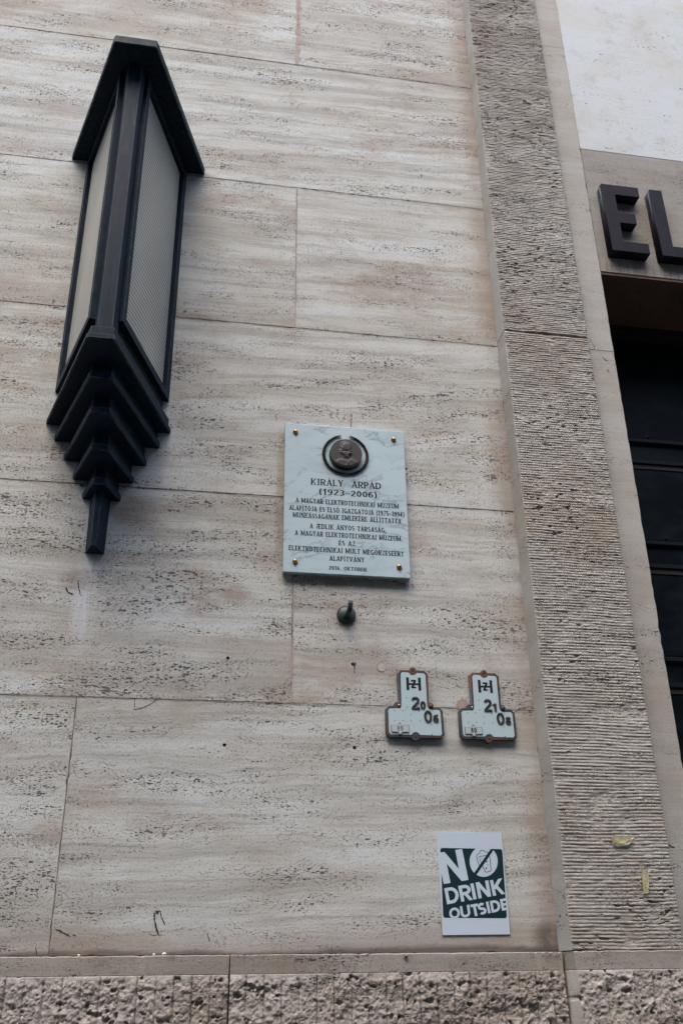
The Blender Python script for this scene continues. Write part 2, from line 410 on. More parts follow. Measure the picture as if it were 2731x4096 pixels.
M_MEDAL_RIM = simple('bronze_rim', (0.016, 0.014, 0.013), 0.4, 0.4)
M_BRASS = simple('aged_brass', (0.46, 0.27, 0.10), 0.30, 0.95, var=0.6, vs=120, second=(0.20, 0.11, 0.05))
M_HOOK = simple('hook_patina', (0.035, 0.040, 0.038), 0.45, 0.5, var=0.5, vs=60, second=(0.03, 0.07, 0.06), bump=0.3, bs=150)
M_PAPER = simple('poster_board', (0.44, 0.52, 0.59), 0.5, bump=0.05, bs=900)
M_INK = simple('poster_ink', (0.0025, 0.021, 0.025), 0.55, spec=0.25)
def enamel():
    s = N('white_enamel'); p = s.obj()
    c = s.mix(s.ss(s.noise(p, 26, 5, 0.7), 0.55, 0.75, 0, 0.35), (0.39, 0.49, 0.51), (0.30, 0.37, 0.385))
    return s.out(c, 0.28, None)
M_ENAMEL = enamel()
def rust():
    s = N('rusted_frame'); p = s.obj()
    a = s.noise(p, 13, 5, 0.7)
    c = s.mix(s.ss(a, 0.46, 0.54), (0.026, 0.032, 0.042), (0.085, 0.036, 0.018))
    c = s.mix(s.math('MULTIPLY', s.ss(s.noise(p, 70, 4, 0.7), 0.5, 0.7), 0.6), c, (0.022, 0.014, 0.011))
    return s.out(c, 0.6, s.bump(s.noise(p, 240, 4, 0.7), 0.001, 0.7))
M_RUST = rust()
M_DIGIT = simple('digit_black', (0.020, 0.019, 0.020), 0.4, var=0.4, vs=90, second=(0.05, 0.035, 0.028))
M_SCREW = simple('steel_screw', (0.30, 0.28, 0.25), 0.4, 0.8, var=0.6, vs=300, second=(0.12, 0.07, 0.04))
M_HOLE = simple('dark_hole', (0.008, 0.007, 0.006), 0.9)
M_TAGPLATE = simple('faded_plate', (0.36, 0.44, 0.455), 0.35, var=0.4, vs=70, second=(0.34, 0.33, 0.28))
M_TAGEDGE = simple('plate_edge_rust', (0.22, 0.12, 0.07), 0.7, var=0.5, vs=90)
M_FADED = simple('faded_numerals', (0.07, 0.075, 0.08), 0.6, var=0.9, vs=120, second=(0.40, 0.42, 0.42))
def letter_mat():
    s = N('bronze_letter'); p = s.obj(); x, y, z = s.sep(p)
    a = s.noise(s.vmath('MULTIPLY', p, (14, 14, 9)), 1.0, 4, 0.6)
    c = s.mix(s.ss(a, 0.35, 0.7), (0.0135, 0.011, 0.0165), (0.008, 0.0075, 0.0105))
    # green patina runs on the left flank of the letter
    geo = s.new('ShaderNodeNewGeometry'); nx, ny, nz = s.sep(geo.outputs['Normal'])
    k = s.math('MULTIPLY', s.math('GREATER_THAN', s.math('MULTIPLY', nx, -1.0), 0.6), s.ss(s.noise(s.vmath('MULTIPLY', p, (1, 90, 7)), 1.0, 4), 0.50, 0.66))
    k = s.math('MULTIPLY', k, s.ss(z, 4.65, 4.86))
    c = s.mix(s.math('MULTIPLY', k, 0.75), c, (0.10, 0.17, 0.165))
    k2 = s.ss(s.noise(p, 60, 5, 0.7), 0.66, 0.74)
    c = s.mix(s.math('MULTIPLY', k2, 0.25), c, (0.10, 0.13, 0.13))
    return s.out(c, 0.5, s.bump(a, 0.001, 0.2), metal=0.0, spec=0.08)
M_LETTER = letter_mat()
def doormat():
    s = N('door_sheet'); p = s.obj()
    a = s.noise(s.vmath('MULTIPLY', p, (5, 5, 9)), 1.0, 4, 0.6)
    c = s.mix(s.ss(a, 0.4, 0.65), (0.0020, 0.0042, 0.0062), (0.0055, 0.0100, 0.0145))
    return s.out(c, s.ss(a, 0.35, 0.65, 0.42, 0.6), s.bump(a, 0.006, 0.3), spec=0.05)
M_DOOR = doormat()
M_DOORRAIL = simple('door_rail', (0.0075, 0.0100, 0.0130), 0.55, 0.0, spec=0.08, var=0.5, vs=30)
def tape():
    s = N('yellow_tape'); p = s.obj()
    a = s.noise(s.vmath('MULTIPLY', p, (30, 30, 160)), 1.0, 4, 0.6)
    c = s.mix(s.ss(a, 0.4, 0.65), (0.40, 0.37, 0.20), (0.27, 0.245, 0.14))
    m_ = s.out(c, 0.35, s.bump(a, 0.001, 0.6))
    s.b.inputs['Alpha'].default_value = 1.0
    return m_
M_TAPE = tape()
M_PEBBLE = simple('pebble_pale', (0.62, 0.60, 0.56), 0.8, bump=0.3)
M_SNAIL = simple('shell_brown', (0.25, 0.19, 0.12), 0.5, var=0.5, vs=90)
M_JOINT = simple('joint_stain', (0.16, 0.125, 0.10), 0.95, var=0.9, vs=26, second=(0.34, 0.295, 0.25))
M_CRACK = simple('crack_dirt', (0.06, 0.048, 0.04), 0.95)
M_SCUFF = simple('scuff_black', (0.035, 0.032, 0.03), 0.9)
M_PATCH = simple('repair_mortar', (0.33, 0.255, 0.225), 0.95, var=0.5, vs=40, bump=0.4, bs=200)
M_PAVE = simple('paving_stone', (0.045, 0.042, 0.040), 0.9, var=0.4, vs=6)
M_ASPHALT = simple('asphalt', (0.035, 0.035, 0.037), 0.95, var=0.3, vs=40, bump=0.3)
M_STUCCO = simple('far_stucco', (0.11, 0.10, 0.09), 0.9, var=0.3, vs=2)
M_PANE = simple('far_pane', (0.02, 0.025, 0.03), 0.15)

# ------------------------------------------------------------------ ground, street, added house opposite (unseen, behind the camera)
def struct(o): o['kind'] = 'structure'; return o
struct(box('road', (-80, -80, -0.30), (80, 80, -0.14), M_ASPHALT))
struct(box('pavement', (-40, -4.3, -0.139), (40, 0.6, 0.0), M_PAVE, bev=0.01))
hs = thing('unseen_house_across', 'unseen plain stucco house added across the street to block low sky, behind the photographer', 'building', (0, -9.5, 0))  # unseen house added so the lower wall gets less sky light
bm = bmesh.new(); bm_box(bm, (-22, -20, -0.139), (22, -9.52, 12.0)); bmesh.ops.recalc_face_normals(bm, faces=bm.faces)
from_bm('wall', bm, M_STUCCO, hs)
bm = bmesh.new(); bm_prism(bm, [(-22.4, -20.4), (22.4, -20.4), (22.4, -9.2), (-22.4, -9.2)], 12.0, 12.3); bmesh.ops.recalc_face_normals(bm, faces=bm.faces)
from_bm('cornice', bm, M_STUCCO, hs)
for fl in range(4):
    for k in range(-6, 7):
        xx, zz = k*3.1, 1.0+fl*2.9
        fr = box('window', (xx-0.62, -9.52, zz), (xx+0.62, -9.45, zz+1.9), M_STUCCO, hs)
        pn = box('pane', (xx-0.52, -9.449, zz+0.1), (xx+0.52, -9.44, zz+1.8), M_PANE)
        pn.parent = fr; pn.matrix_parent_inverse = fr.matrix_world.inverted()

# ------------------------------------------------------------------ travertine wall
wall = thing('stone_wall', 'pale travertine wall of large banded slabs with fine joints behind the lantern and plaque', 'wall', (0, 0, 1.6))
CX = 1.245
courses = [(1.674, 2.450, [-1.9, -0.328, CX]), (2.450, 3.234, [-2.6, -1.2, 0.380, CX]), (3.234, 4.017, [-1.9, -0.328, CX]),
           (4.017, 4.785, [-2.6, -1.1, 0.380, CX]), (4.785, 5.574, [-1.9, -0.328, CX]), (5.574, 6.36, [-2.6, -1.1, 0.378, CX]),
           (6.36, 7.15, [-1.9, -0.328, CX]), (7.15, 7.95, [-2.6, -1.1, 0.38, CX])]
box('backing', (-2.7, 0.0035, 0.0), (CX+0.02, 0.30, 7.95), M_MORTAR, wall)
drill = [(0.160, 2.303), (0.595, 2.305)]
rs = random.Random(5)
J = 0.0015
for ci, (z0, z1, xs) in enumerate(courses):
    for i in range(len(xs)-1):
        a, b = xs[i]+J, xs[i+1]-J
        if b >= CX-0.01: b = CX-0.0005
        lo, hi = z0+J, z1-J
        # slightly chipped, uneven arrises
        def edge(p, q, nx_, nz_, n):
            out = []
            for k in range(n):
                t = k/n; w = 0.0 if k == 0 else max(0, rs.gauss(0.0, 0.0007)) + (rs.random() < 0.02)*rs.uniform(0.001, 0.004)
                out.append((p[0]+(q[0]-p[0])*t + nx_*w, p[1]+(q[1]-p[1])*t + nz_*w))
            return out
        n1 = max(8, int((b-a)/0.02)); n2 = 40
        ol = edge((a, lo), (b, lo), 0, 1, n1) + edge((b, lo), (b, hi), -1, 0, n2) + edge((b, hi), (a, hi), 0, -1, n1) + edge((a, hi), (a, lo), 1, 0, n2)
        holes = []
        for hx, hz in [(0.160, 2.600), (0.595, 2.595)] + drill:
            if a < hx < b and lo < hz < hi: holes.append(circ(hx, hz, 0.0062, 14)[::-1])
        yf = rs.uniform(-0.0006, 0.0006)
        plate('stone_slab', ol, holes, yf, 0.0034, M_WALL, wall)
for hx, hz in [(0.160, 2.600), (0.160, 2.303), (0.595, 2.305), (0.595, 2.595)]:
    flat('drill_hole', [circ(hx, hz, 0.0058, 14)], 0.0028, M_HOLE, wall)
def joint_dirt(p, q, w):
    n = max(6, int(math.dist(p, q)/0.012)); flat('joint_dirt', ribbon_strip(line_pts(p, q, n, 0.0004), w, rs), -0.0013, M_JOINT, wall)
# smeared mortar in the upper joint and beside it
def ribbon_strip(pts, w, rs_, n=1):
    L, Rr = [], []
    for i, p in enumerate(pts):
        q = pts[min(i+1, len(pts)-1)]; r = pts[max(i-1, 0)]
        dx, dz = q[0]-r[0], q[1]-r[1]; l = math.hypot(dx, dz) or 1
        nx_, nz_ = -dz/l, dx/l
        ww = w*(0.35 + 0.9*rs_.random())
        if i in (0, len(pts)-1): ww *= 0.25
        L.append((p[0]+nx_*ww/2, p[1]+nz_*ww/2)); Rr.append((p[0]-nx_*ww/2, p[1]-nz_*ww/2))
    return [[L[i], Rr[i], Rr[i+1], L[i+1]] for i in range(len(pts)-1)]
def line_pts(p, q, n, jit=0.0):
    return [(p[0]+(q[0]-p[0])*i/n + (rs.gauss(0, jit) if 0 < i < n else 0), p[1]+(q[1]-p[1])*i/n + (rs.gauss(0, jit) if 0 < i < n else 0)) for i in range(n+1)]
flat('smeared_mortar', ribbon_strip(line_pts((0.376, 5.572), (0.380, 6.36), 50, 0.002), 0.024, rs), -0.0014, M_MORTAR2, wall)
flat('smeared_mortar', ribbon_strip(line_pts((0.381, 2.452), (0.380, 3.05), 36, 0.0008), 0.0085, rs), -0.0014, M_MORTAR2, wall)
flat('smeared_mortar', ribbon_strip(line_pts((0.379, 4.018), (0.3795, 4.785), 36, 0.0005), 0.006, rs), -0.0014, simple('mortar_grey', (0.33, 0.30, 0.28), 0.95), wall)
for ci, (z0, z1, xs) in enumerate(courses[:6]):
    joint_dirt((-1.1, z1), (CX-0.002, z1), 0.0030)
    for xx in xs[1:-1]:
        if xx > -1.0: joint_dirt((xx, z0+0.003), (xx, z1-0.003), 0.0026)
def px_line(pts, y=0.0): return [(lambda p: (p.x, p.z))(at(u, v, y)) for u, v in pts]
def densify(pts, n, jit):
    out = []
    for i in range(len(pts)-1): out += line_pts(pts[i], pts[i+1], n, jit)[:-1]
    return out + [pts[-1]]
def crack(pts, w, mat=M_CRACK, name='crack', jit=0.0006, n=8):
    return flat(name, ribbon_strip(densify(px_line(pts), n, jit), w, rs), -0.0012, mat, wall)
crack([(539, 2792), (537, 2840), (572, 2832), (605, 2815), (632, 2792)], 0.0022)
crack([(322, 2745), (370, 2742), (440, 2762), (520, 2775)], 0.0022)
crack([(222, 3718), (262, 3737), (282, 3748)], 0.0040, M_SCUFF)
crack([(290, 3741), (305, 3745)], 0.0045, M_SCUFF)
crack([(617, 3650), (617, 3680), (625, 3715), (634, 3742)], 0.0055, M_SCUFF, 'scuff_mark')
crack([(648, 3742), (612, 3744), (592, 3735)], 0.0018)
crack([(622, 3650), (640, 3645), (645, 3670), (660, 3700)], 0.0035, M_SCUFF, 'scuff_mark')
crack([(622, 3652), (634, 3648)], 0.010, M_SCUFF, 'scuff_mark')
crack([(828, 3735), (840, 3772)], 0.0025, M_SCUFF, 'scuff_mark')
crack([(2055, 2853), (2075, 2836), (2105, 2830), (2118, 2826)], 0.0025)
crack([(1740, 2640), (1745, 2700)], 0.0010)
crack([(1417, 2650), (1417, 2695)], 0.0035, M_SCUFF, 'scuff_mark')
crack([(1411, 2655), (1423, 2660)], 0.010, M_SCUFF, 'scuff_mark')
crack([(142, 3790), (148, 3820)], 0.003, M_SCUFF, 'scuff_mark')
crack([(147, 3555), (150, 3597)], 0.002)
crack([(262, 2352), (275, 2372), (295, 2378)], 0.006, M_SCUFF)
crack([(312, 2320), (315, 2350), (322, 2385)], 0.0035, M_SCUFF)
crack([(725, 2283), (765, 2287), (790, 2300)], 0.007, simple('crack_brown', (0.12, 0.09, 0.06), 0.9))
crack([(1175, 1692), (1210, 1697)], 0.0012)
crack([(1402, 1710), (1406, 1665), (1404, 1655)], 0.006, simple('old_stain', (0.20, 0.155, 0.12), 0.9), 'scuff_mark')
# round filler plug left of the signs
c_ = at(1525, 2669)
flat('filler_plug', [circ(c_.x, c_.z, 0.0155, 26)], -0.0013, simple('filler_grey', (0.40, 0.365, 0.34), 0.9, var=0.4, vs=90, bump=0.3, bs=300), wall)
flat('filler_rim', ribbon_strip(circ(c_.x, c_.z, 0.0162, 30)+[circ(c_.x, c_.z, 0.0162, 30)[0]], 0.0015, rs), -0.0015, simple('filler_ring', (0.17, 0.125, 0.10), 0.9), wall)
# brown repair patch between the signs and in the middle of the wall
def blob(cx_, cz_, rx, rz, seed):
    r = random.Random(seed); ph = [r.uniform(0, 6.28) for _ in range(5)]
    out = []
    for i in range(40):
        t = 2*math.pi*i/40
        k = 1+0.18*math.sin(2*t+ph[0])+0.12*math.sin(3*t+ph[1])+0.08*math.sin(7*t+ph[2])+0.05*math.sin(11*t+ph[3])
        out.append((cx_+rx*k*math.cos(t), cz_+rz*k*math.sin(t)))
    return out
c_ = at(1850, 2820); flat('repair_patch', [blob(c_.x, c_.z, 0.020, 0.024, 3)], -0.0013, M_PATCH, wall)

# ------------------------------------------------------------------ pilaster with combed face
pil = thing('stone_pilaster', 'projecting stone pilaster with a finely combed ridged face beside the dark doorway', 'pilaster', (1.43, 0, 1.6))
XR = 1.617
def yfront(z): return -0.114 + (z-1.674)*(0.038/4.5)
def combed(z0, z1, seed, name='combed_block'):
    dz = 0.00175; dx = 0.0042
    zs = np.arange(z0, z1+1e-6, dz); xs = np.arange(CX+0.0, XR+1e-6, dx)
    X, Z = np.meshgrid(xs, zs)
    pitch = 0.0108 if z0 < 3 else 0.0101
    warp = (fbm(X*5, Z*3.0, seed, 3)-0.5)*0.010 + (fbm(X*22, Z*9, seed+9, 3)-0.5)*0.0020
    ph = (Z+warp)/pitch
    row = np.floor(ph)
    fr = ph-row
    prof = np.sqrt(np.clip(1-(2*fr-1)**2, 0, 1))          # rounded rolls with sharp furrows
    amp = 0.0034 + 0.0016*(vnoise(X*26+row*7.31, row*3.7, seed+3)-0.5)*2
    br = np.clip((vnoise(X*38+row*13.7, row*5.9+0.5, seed+4)-0.84)*7, 0, 1)   # furrow runs out, roll broken
    amp = np.clip(amp*(1-0.75*br), 0.0006, 0.007)
    dam = np.clip((fbm(X*9, Z*7, seed+5, 4)-0.635)*9, 0, 1)                    # weathered patches
    h = prof*amp*(1-0.55*dam) - dam*0.0035*fbm(X*60, Z*60, seed+6, 3)
    h += (fbm(X*90, Z*120, seed+7, 3)-0.5)*0.0034*(0.6+dam)
    vug = np.clip((fbm(X*42, Z*85, seed+8, 3)-0.725)*22, 0, 1)*np.clip((fbm(X*5, Z*5, seed+11, 2)-0.40)*6, 0, 1)
    h -= vug*0.008
    # ragged arrises left and right
    e = np.minimum(X-CX, XR-X)
    h -= np.clip(1-e/0.006, 0, 1)**2*0.003
    Y = yfront(Z) - h + 0.003
    Xj = X + (X > XR-0.002)*((fbm(Z*40, Z*0, seed+12, 3)-0.5)*0.010) 
    return heightfield(name, Xj, Y, Z, M_COMB, pil, -0.02)
combed(1.6755, 4.0295, 11)
combed(4.0400, 6.9, 41)
# the smooth left return (drafted margin) is a block of its own behind the combed face
def return_block(z0, z1):
    bm = bmesh.new()
    a = [(CX-0.0008, 0.02), (CX-0.0008, yfront(z0)+0.0035), (CX+0.05, yfront(z0)+0.0045), (CX+0.05, 0.02)]
    b = [(CX-0.0008, 0.02), (CX-0.0008, yfront(z1)+0.0035), (CX+0.05, yfront(z1)+0.0045), (CX+0.05, 0.02)]
    bm_prism(bm, a, z0, z1, b); bmesh.ops.recalc_face_normals(bm, faces=bm.faces)
    return from_bm('smooth_return', bm, M_DRESS, pil)
return_block(1.6755, 4.033); return_block(4.0365, 6.9)
box('core', (CX+0.03, -0.06, 0.0), (XR-0.01, 0.30, 7.9), M_MORTAR, pil)

# ------------------------------------------------------------------ door surround
XJ = 1.748
sur = thing('door_surround', 'smooth grey stone door surround with lintel carrying the dark letters', 'door surround', (1.9, 0, 1.6))
bm = bmesh.new()
def jamb(z0, z1, n):
    r = random.Random(n)
    bm = bmesh.new(); k = int((z1-z0)/0.03)
    ring = []
    for i in range(k+1):
        z = z0+(z1-z0)*i/k
        w = (0 if i in (0, k) else max(0, r.gauss(0, 0.0012)) + (r.random() < 0.06)*r.uniform(0.001, 0.004))
        ring.append([bm.verts.new(p) for p in ((XR-0.04, 0.0, z), (XR-0.04, -0.05, z), (XJ-0.003-w, -0.05, z), (XJ-w, -0.047, z), (XJ, 0.285, z), (XR-0.04, 0.285, z))])
    for i in range(k):
        for j in range(6): bm.faces.new((ring[i][j], ring[i][(j+1) % 6], ring[i+1][(j+1) % 6], ring[i+1][j]))
    bm.faces.new(ring[0]); bm.faces.new(ring[-1])
    bmesh.ops.recalc_face_normals(bm, faces=bm.faces)
    return from_bm('jamb_block', bm, M_DRESS, sur)
jamb(1.6755, 4.0075, 2); jamb(4.0105, 5.9, 3); jamb(5.902, 7.9, 4)
ZL = 4.435
box('lintel_block', (XJ+0.002, -0.048, ZL+0.012), (3.45, 0.30, 5.200), M_LINTEL, sur, bev=0.003)
box('soffit_slab', (XJ+0.003, -0.044, ZL), (3.449, 0.299, ZL+0.0115), simple('shaded_soffit_stone', (0.11, 0.065, 0.042), 0.95, var=0.6, vs=9), sur)  # brown soffit stone darkened further, underside shade put into its colour
box('upper_panel', (XJ+0.001, -0.045, 5.203), (3.45, 0.30, 7.9), M_PALE, sur, bev=0.002)
box('jamb_block', (3.05, -0.05, 1.6755), (3.45, 0.285, 4.432), M_DRESS, sur, bev=0.003)
box('backing', (3.46, 0.001, 0.0), (6.0, 0.30, 7.9), M_DRESS, sur)
crk = [(2025, 1323), (2012, 1340), (1998, 1358), (1990, 1372)]
def surf_line(pts, y, w, mat, parent, name='crack', off=0.0006):
    return flat(name, ribbon_strip(densify([(at(u, v, y).x, at(u, v, y).z) for u, v in pts], 6, 0.0004), w, rs), y-off, mat, parent)
surf_line([(2356, 1352), (2366, 1370), (2377, 1385), (2376, 1399)], -0.05, 0.0022, M_CRACK, sur)
surf_line([(2408, 1428), (2420, 1438), (2432, 1444)], -0.05, 0.005, simple('vug_brown', (0.14, 0.11, 0.09), 0.9), sur)
surf_line([(2427, 1475), (2436, 1490)], -0.05, 0.010, simple('vug_brown2', (0.17, 0.14, 0.12), 0.9), sur)
surf_line([(2672, 3380), (2685, 3388), (2697, 3392)], -0.05, 0.007, M_CRACK, sur)

# ------------------------------------------------------------------ dark metal door set back in the opening
door = thing('metal_door', 'tall dark sheet metal door with horizontal riveted rails, set deep behind the jamb', 'door', (2.4, 0.3, 0))
YD = 0.30
X0, X1 = XJ-0.02, 3.07
rails = [1.71, 2.235, 2.757, 3.277, 3.785]
prevz = 0.02
for i, zr in enumerate(rails + [4.36]):
    top = zr-0.012
    box('door_panel', (X0, YD, prevz), (X1, YD+0.03, top), M_DOOR, door, bev=0.002)
    prevz = zr+0.016
for zr in rails:
    box('door_rail', (X0, YD-0.016, zr-0.010), (X1, YD+0.02, zr+0.008), M_DOORRAIL, door, bev=0.002)
    box('door_rail', (X0, YD-0.012, zr-0.118), (X1, YD-0.0005, zr-0.100), M_DOORRAIL, door, bev=0.002)
    box('door_gap', (X0, YD-0.004, zr-0.142), (X1, YD-0.0004, zr-0.1185), M_HOLE, door)
    for k in range(7):
        button('rivet', (XJ+0.10+k*0.19, YD, zr+0.028), 0.007, 0.005, M_DOORRAIL, door, 8)
box('transom', (X0, YD+0.01, 4.352), (X1, YD+0.04, 4.50), M_HOLE, door)
box('brass_strip', (X0, YD-0.006, 4.392), (X1, YD+0.009, 4.397), simple('tarnished_strip', (0.10, 0.065, 0.02), 0.5, 0.6, var=0.9, vs=9, second=(0.005, 0.004, 0.003)), door)

# ------------------------------------------------------------------ plinth: ledge course and rock-faced blocks
pl = thing('stone_plinth', 'rough rock-faced stone plinth under a smooth narrow ledge at the foot of the wall', 'plinth', (0.3, 0, 0))
ZT, ZB = 1.6735, 1.6215
YL, YP = -0.045, -0.118-0.004
def ledge(a, b, y):
    bm = bmesh.new()
    r = random.Random(int(a*100)+3)
    n = max(6, int((b-a)/0.012)); rows = [(0.02, ZT), (y+0.003, ZT), (y, ZT-0.003), (y, ZB+0.001), (y, ZB), (0.02, ZB)]
    ring = []
    for i in range(n+1):
        x = a+(b-a)*i/n; ch = max(0, r.gauss(0, 0.0011))*(r.random() < 0.6)
        ring.append([bm.verts.new((x, yy+(ch if k in (1, 2) else 0), zz-(ch if k in (1, 2) else 0))) for k, (yy, zz) in enumerate(rows)])
    for i in range(n):
        for j in range(6): bm.faces.new((ring[i][j], ring[i][(j+1) % 6], ring[i+1][(j+1) % 6], ring[i+1][j]))
    bm.faces.new(ring[0]); bm.faces.new(ring[-1]); bmesh.ops.recalc_face_normals(bm, faces=bm.faces)
    return from_bm('ledge_block', bm, M_LEDGE, pl)
ledge(-2.6, -1.1, YL); ledge(-1.097, 0.1975, YL); ledge(0.2015, 1.236, YL)
ledge(1.2455, 3.4, YP)
box('backing', (-2.6, 0.0, 0.0), (6.0, 0.30, 1.673), M_MORTAR, pl)
box('backing', (-2.6, -0.03, 0.0), (1.262, -0.0005, 1.62), M_MORTAR, pl)
def rough(a, b, y0, z0, z1, seed, grooves, margin=0.0):
    dx = 0.0028
    xs = np.linspace(a, b, int((b-a)/dx)); zs = np.linspace(z0, z1, int((z1-z0)/dx))
    X, Z = np.meshgrid(xs, zs)
    n1 = fbm(X*20, Z*20, seed, 5, 0.62); n2 = np.abs(fbm(X*44+3, Z*48, seed+5, 4, 0.65)-0.5)*2
    n3 = fbm(X*95, Z*95, seed+9, 3, 0.6)
    n4 = fbm(X*210, Z*210, seed+12, 2, 0.6)
    h = (n1-0.47)*0.017 + (0.28-n2)*0.005 + (n3-0.5)*0.008 + (n4-0.5)*0.005
    # chiselled facets
    q = fbm(X*34+1.7, Z*22, seed+15, 2); h += (np.floor(q*7)/7-0.45)*0.006
    for g in grooves:
        gx = g + (vnoise(Z*9, Z*0+g*31, seed+2)-0.5)*0.003
        h -= np.exp(-((X-gx)/0.0020)**2)*0.009*(0.5+vnoise(Z*22+g*50, Z*0, seed+6))
    e = np.minimum(z1-Z, 0.02)/0.02
    h = h*np.clip(e*1.0, 0, 1) - (1-np.clip(e, 0, 1))*0.002
    if margin:
        em = np.clip(np.minimum(X-a, b-X)/margin, 0, 1); h = h*em
    vug = np.clip((fbm(X*40, Z*48, seed+20, 3)-0.70)*20, 0, 1); h -= vug*0.010
    return heightfield('rough_block', X, y0-h, Z, M_ROUGH, pl, 0.0)
gr = [0.198+0.0525*k for k in range(-24, 20)]
rough(-1.097, 0.1965, YL-0.004, 1.05, ZB-0.0015, 3, [g for g in gr if g < 0.17])
rough(0.2025, 1.236, YL-0.004, 1.05, ZB-0.0015, 33, [g for g in gr if 0.22 < g < 1.21])
rough(1.2455, 2.3, YP-0.004, 1.05, ZB-0.0015, 63, [1.34, 1.432, 1.491, 1.55, 1.61, 1.67, 1.73, 1.79, 1.85], 0.012)
box('lower_block', (-2.6, -0.07, 0.0), (1.236, -0.0006, 1.045), M_ROUGH, pl, bev=0.004)
box('lower_block', (1.2455, -0.13, 0.0), (1.76, -0.0006, 1.045), M_ROUGH, pl, bev=0.004)

# ------------------------------------------------------------------ wall lantern
lan = thing('wall_lantern', 'tall black iron wall lantern with frosted side panes and stepped chevron base', 'lantern', (-0.318, 0, 2.96))
LC = -0.318
prism('roof_cap', trap(-0.3125, 0.284, 0.0785, 0.622, -0.0008), 4.795, 4.833, M_IRON, lan, bev=0.0025)
prism('roof_top', trap(-0.3125, 0.272, 0.070, 0.600, -0.0008), 4.8335, 4.93, M_IRON, lan, pts_top=trap(-0.3125, 0.05, 0.02, 0.06, -0.0008))
prism('inner_core', trap(LC, 0.190, 0.034, 0.462, -0.0008), 3.5325, 4.7945, M_IRON_DARK, lan)
PC = -0.3145
post = [(PC-0.037, -0.43), (PC-0.037, -0.488), (PC-0.0245, -0.527), (PC+0.0245, -0.527), (PC+0.037, -0.488), (PC+0.037, -0.43)]
prism('front_post', post, 3.5328, 4.7944, M_IRON, lan, bev=0.0012)
# side frames with glass
def side_frame(sg):
    inner = Vector((LC + sg*0.0555, -0.487, 0)); outer = Vector((LC + sg*0.2125, -0.0008, 0))
    d = (outer-inner); L = d.length; d.normalize()
    nrm = Vector((d.y*-1, d.x, 0))
    if nrm.x*sg < 0: nrm = -nrm
    z0, z1 = 3.612, 4.7942
    def bar(bm, s0, s1, za, zb, n0, n1):
        p = [inner + d*s0 + nrm*n0, inner + d*s1 + nrm*n0, inner + d*s1 + nrm*n1, inner + d*s0 + nrm*n1]
        bm_prism(bm, [(q.x, q.y) for q in p], za, zb)
    bm = bmesh.new()
    W = 0.028
    bar(bm, 0, W, z0, z1, -0.026, 0.0)
    bar(bm, L-W-0.006, L, z0, z1, -0.026, 0.0)
    bar(bm, W, L-W-0.006, z0, z0+0.030, -0.0255, -0.0003)
    bar(bm, W, L-W-0.006, z1-0.030, z1, -0.0255, -0.0003)
    bmesh.ops.recalc_face_normals(bm, faces=bm.faces)
    bmesh.ops.bevel(bm, geom=bm.edges[:], offset=0.0009, segments=1, affect='EDGES')
    fr = from_bm('side_frame', bm, M_IRON, lan)
    bm = bmesh.new(); bar(bm, W-0.004, L-W-0.002, z0+0.026, z1-0.026, -0.0235, -0.0195)
    bmesh.ops.recalc_face_normals(bm, faces=bm.faces)
    g = from_bm('glass_pane', bm, M_GLASS, None)
    g.parent = fr; g.matrix_parent_inverse = Matrix.Translation(-Vector(lan.location))
    g.matrix_parent_inverse = fr.matrix_basis.inverted()
side_frame(-1); side_frame(1)
prism('base_upper_step', trap(LC, 0.218, 0.037, 0.556, -0.0008), 3.4925, 3.532, M_IRON, lan, bev=0.0015)
prism('base_plate', trap(-0.3185, 0.229, 0.0435, 0.576, -0.0008), 3.4685, 3.492, M_IRON, lan, bev=0.0035)
tiers = [(0.1925, 0.0365, 0.450, 3.4005, 3.4285), (0.150, 0.033, 0.355, 3.3215, 3.3485), (0.110, 0.0300, 0.239, 3.2455, 3.272), (0.069, 0.0235, 0.132, 3.169, 3.1975)]
ztop = 3.4683
for hw, hf, D, z0, z1 in tiers:
    prism('neck', trap(LC, hw-0.012, hf-0.004, D-0.022, -0.0008), z1+0.0003, ztop, M_IRON, lan, bev=0.001)
    prism('chevron_tier', trap(LC, hw, hf, D, -0.0008), z0, z1, M_IRON, lan, bev=0.0028)
    ztop = z0-0.0003
prism('drop_finial', trap(LC-0.003, 0.033, 0.0085, 0.078, -0.0008), 2.960, ztop, M_IRON, lan, bev=0.001, pts_top=trap(LC-0.003, 0.036, 0.012, 0.088, -0.0008))

# ------------------------------------------------------------------ lettering on the lintel
def letter(name, label, outline):
    o = plate(name, outline, [], -0.100, 0.052, M_LETTER, None, bev=0.0006)
    return tag(o, label, 'letter', 'letters over the doorway')
zt, zb = 4.930, 4.533
letter('letter_e', 'dark bronze capital E with green patina on its left edge', [(1.795, zb), (1.976, zb), (1.976, zb+0.058), (1.855, zb+0.058), (1.855, 4.702), (1.938, 4.702), (1.938, 4.762), (1.855, 4.762), (1.855, 4.872), (1.977, 4.872), (1.977, zt), (1.795, zt)])
letter('letter_l', 'dark bronze capital L cut off by the right picture edge', [(2.035, zb), (2.205, zb), (2.205, zb+0.060), (2.096, zb+0.060), (2.096, zt), (2.035, zt)])

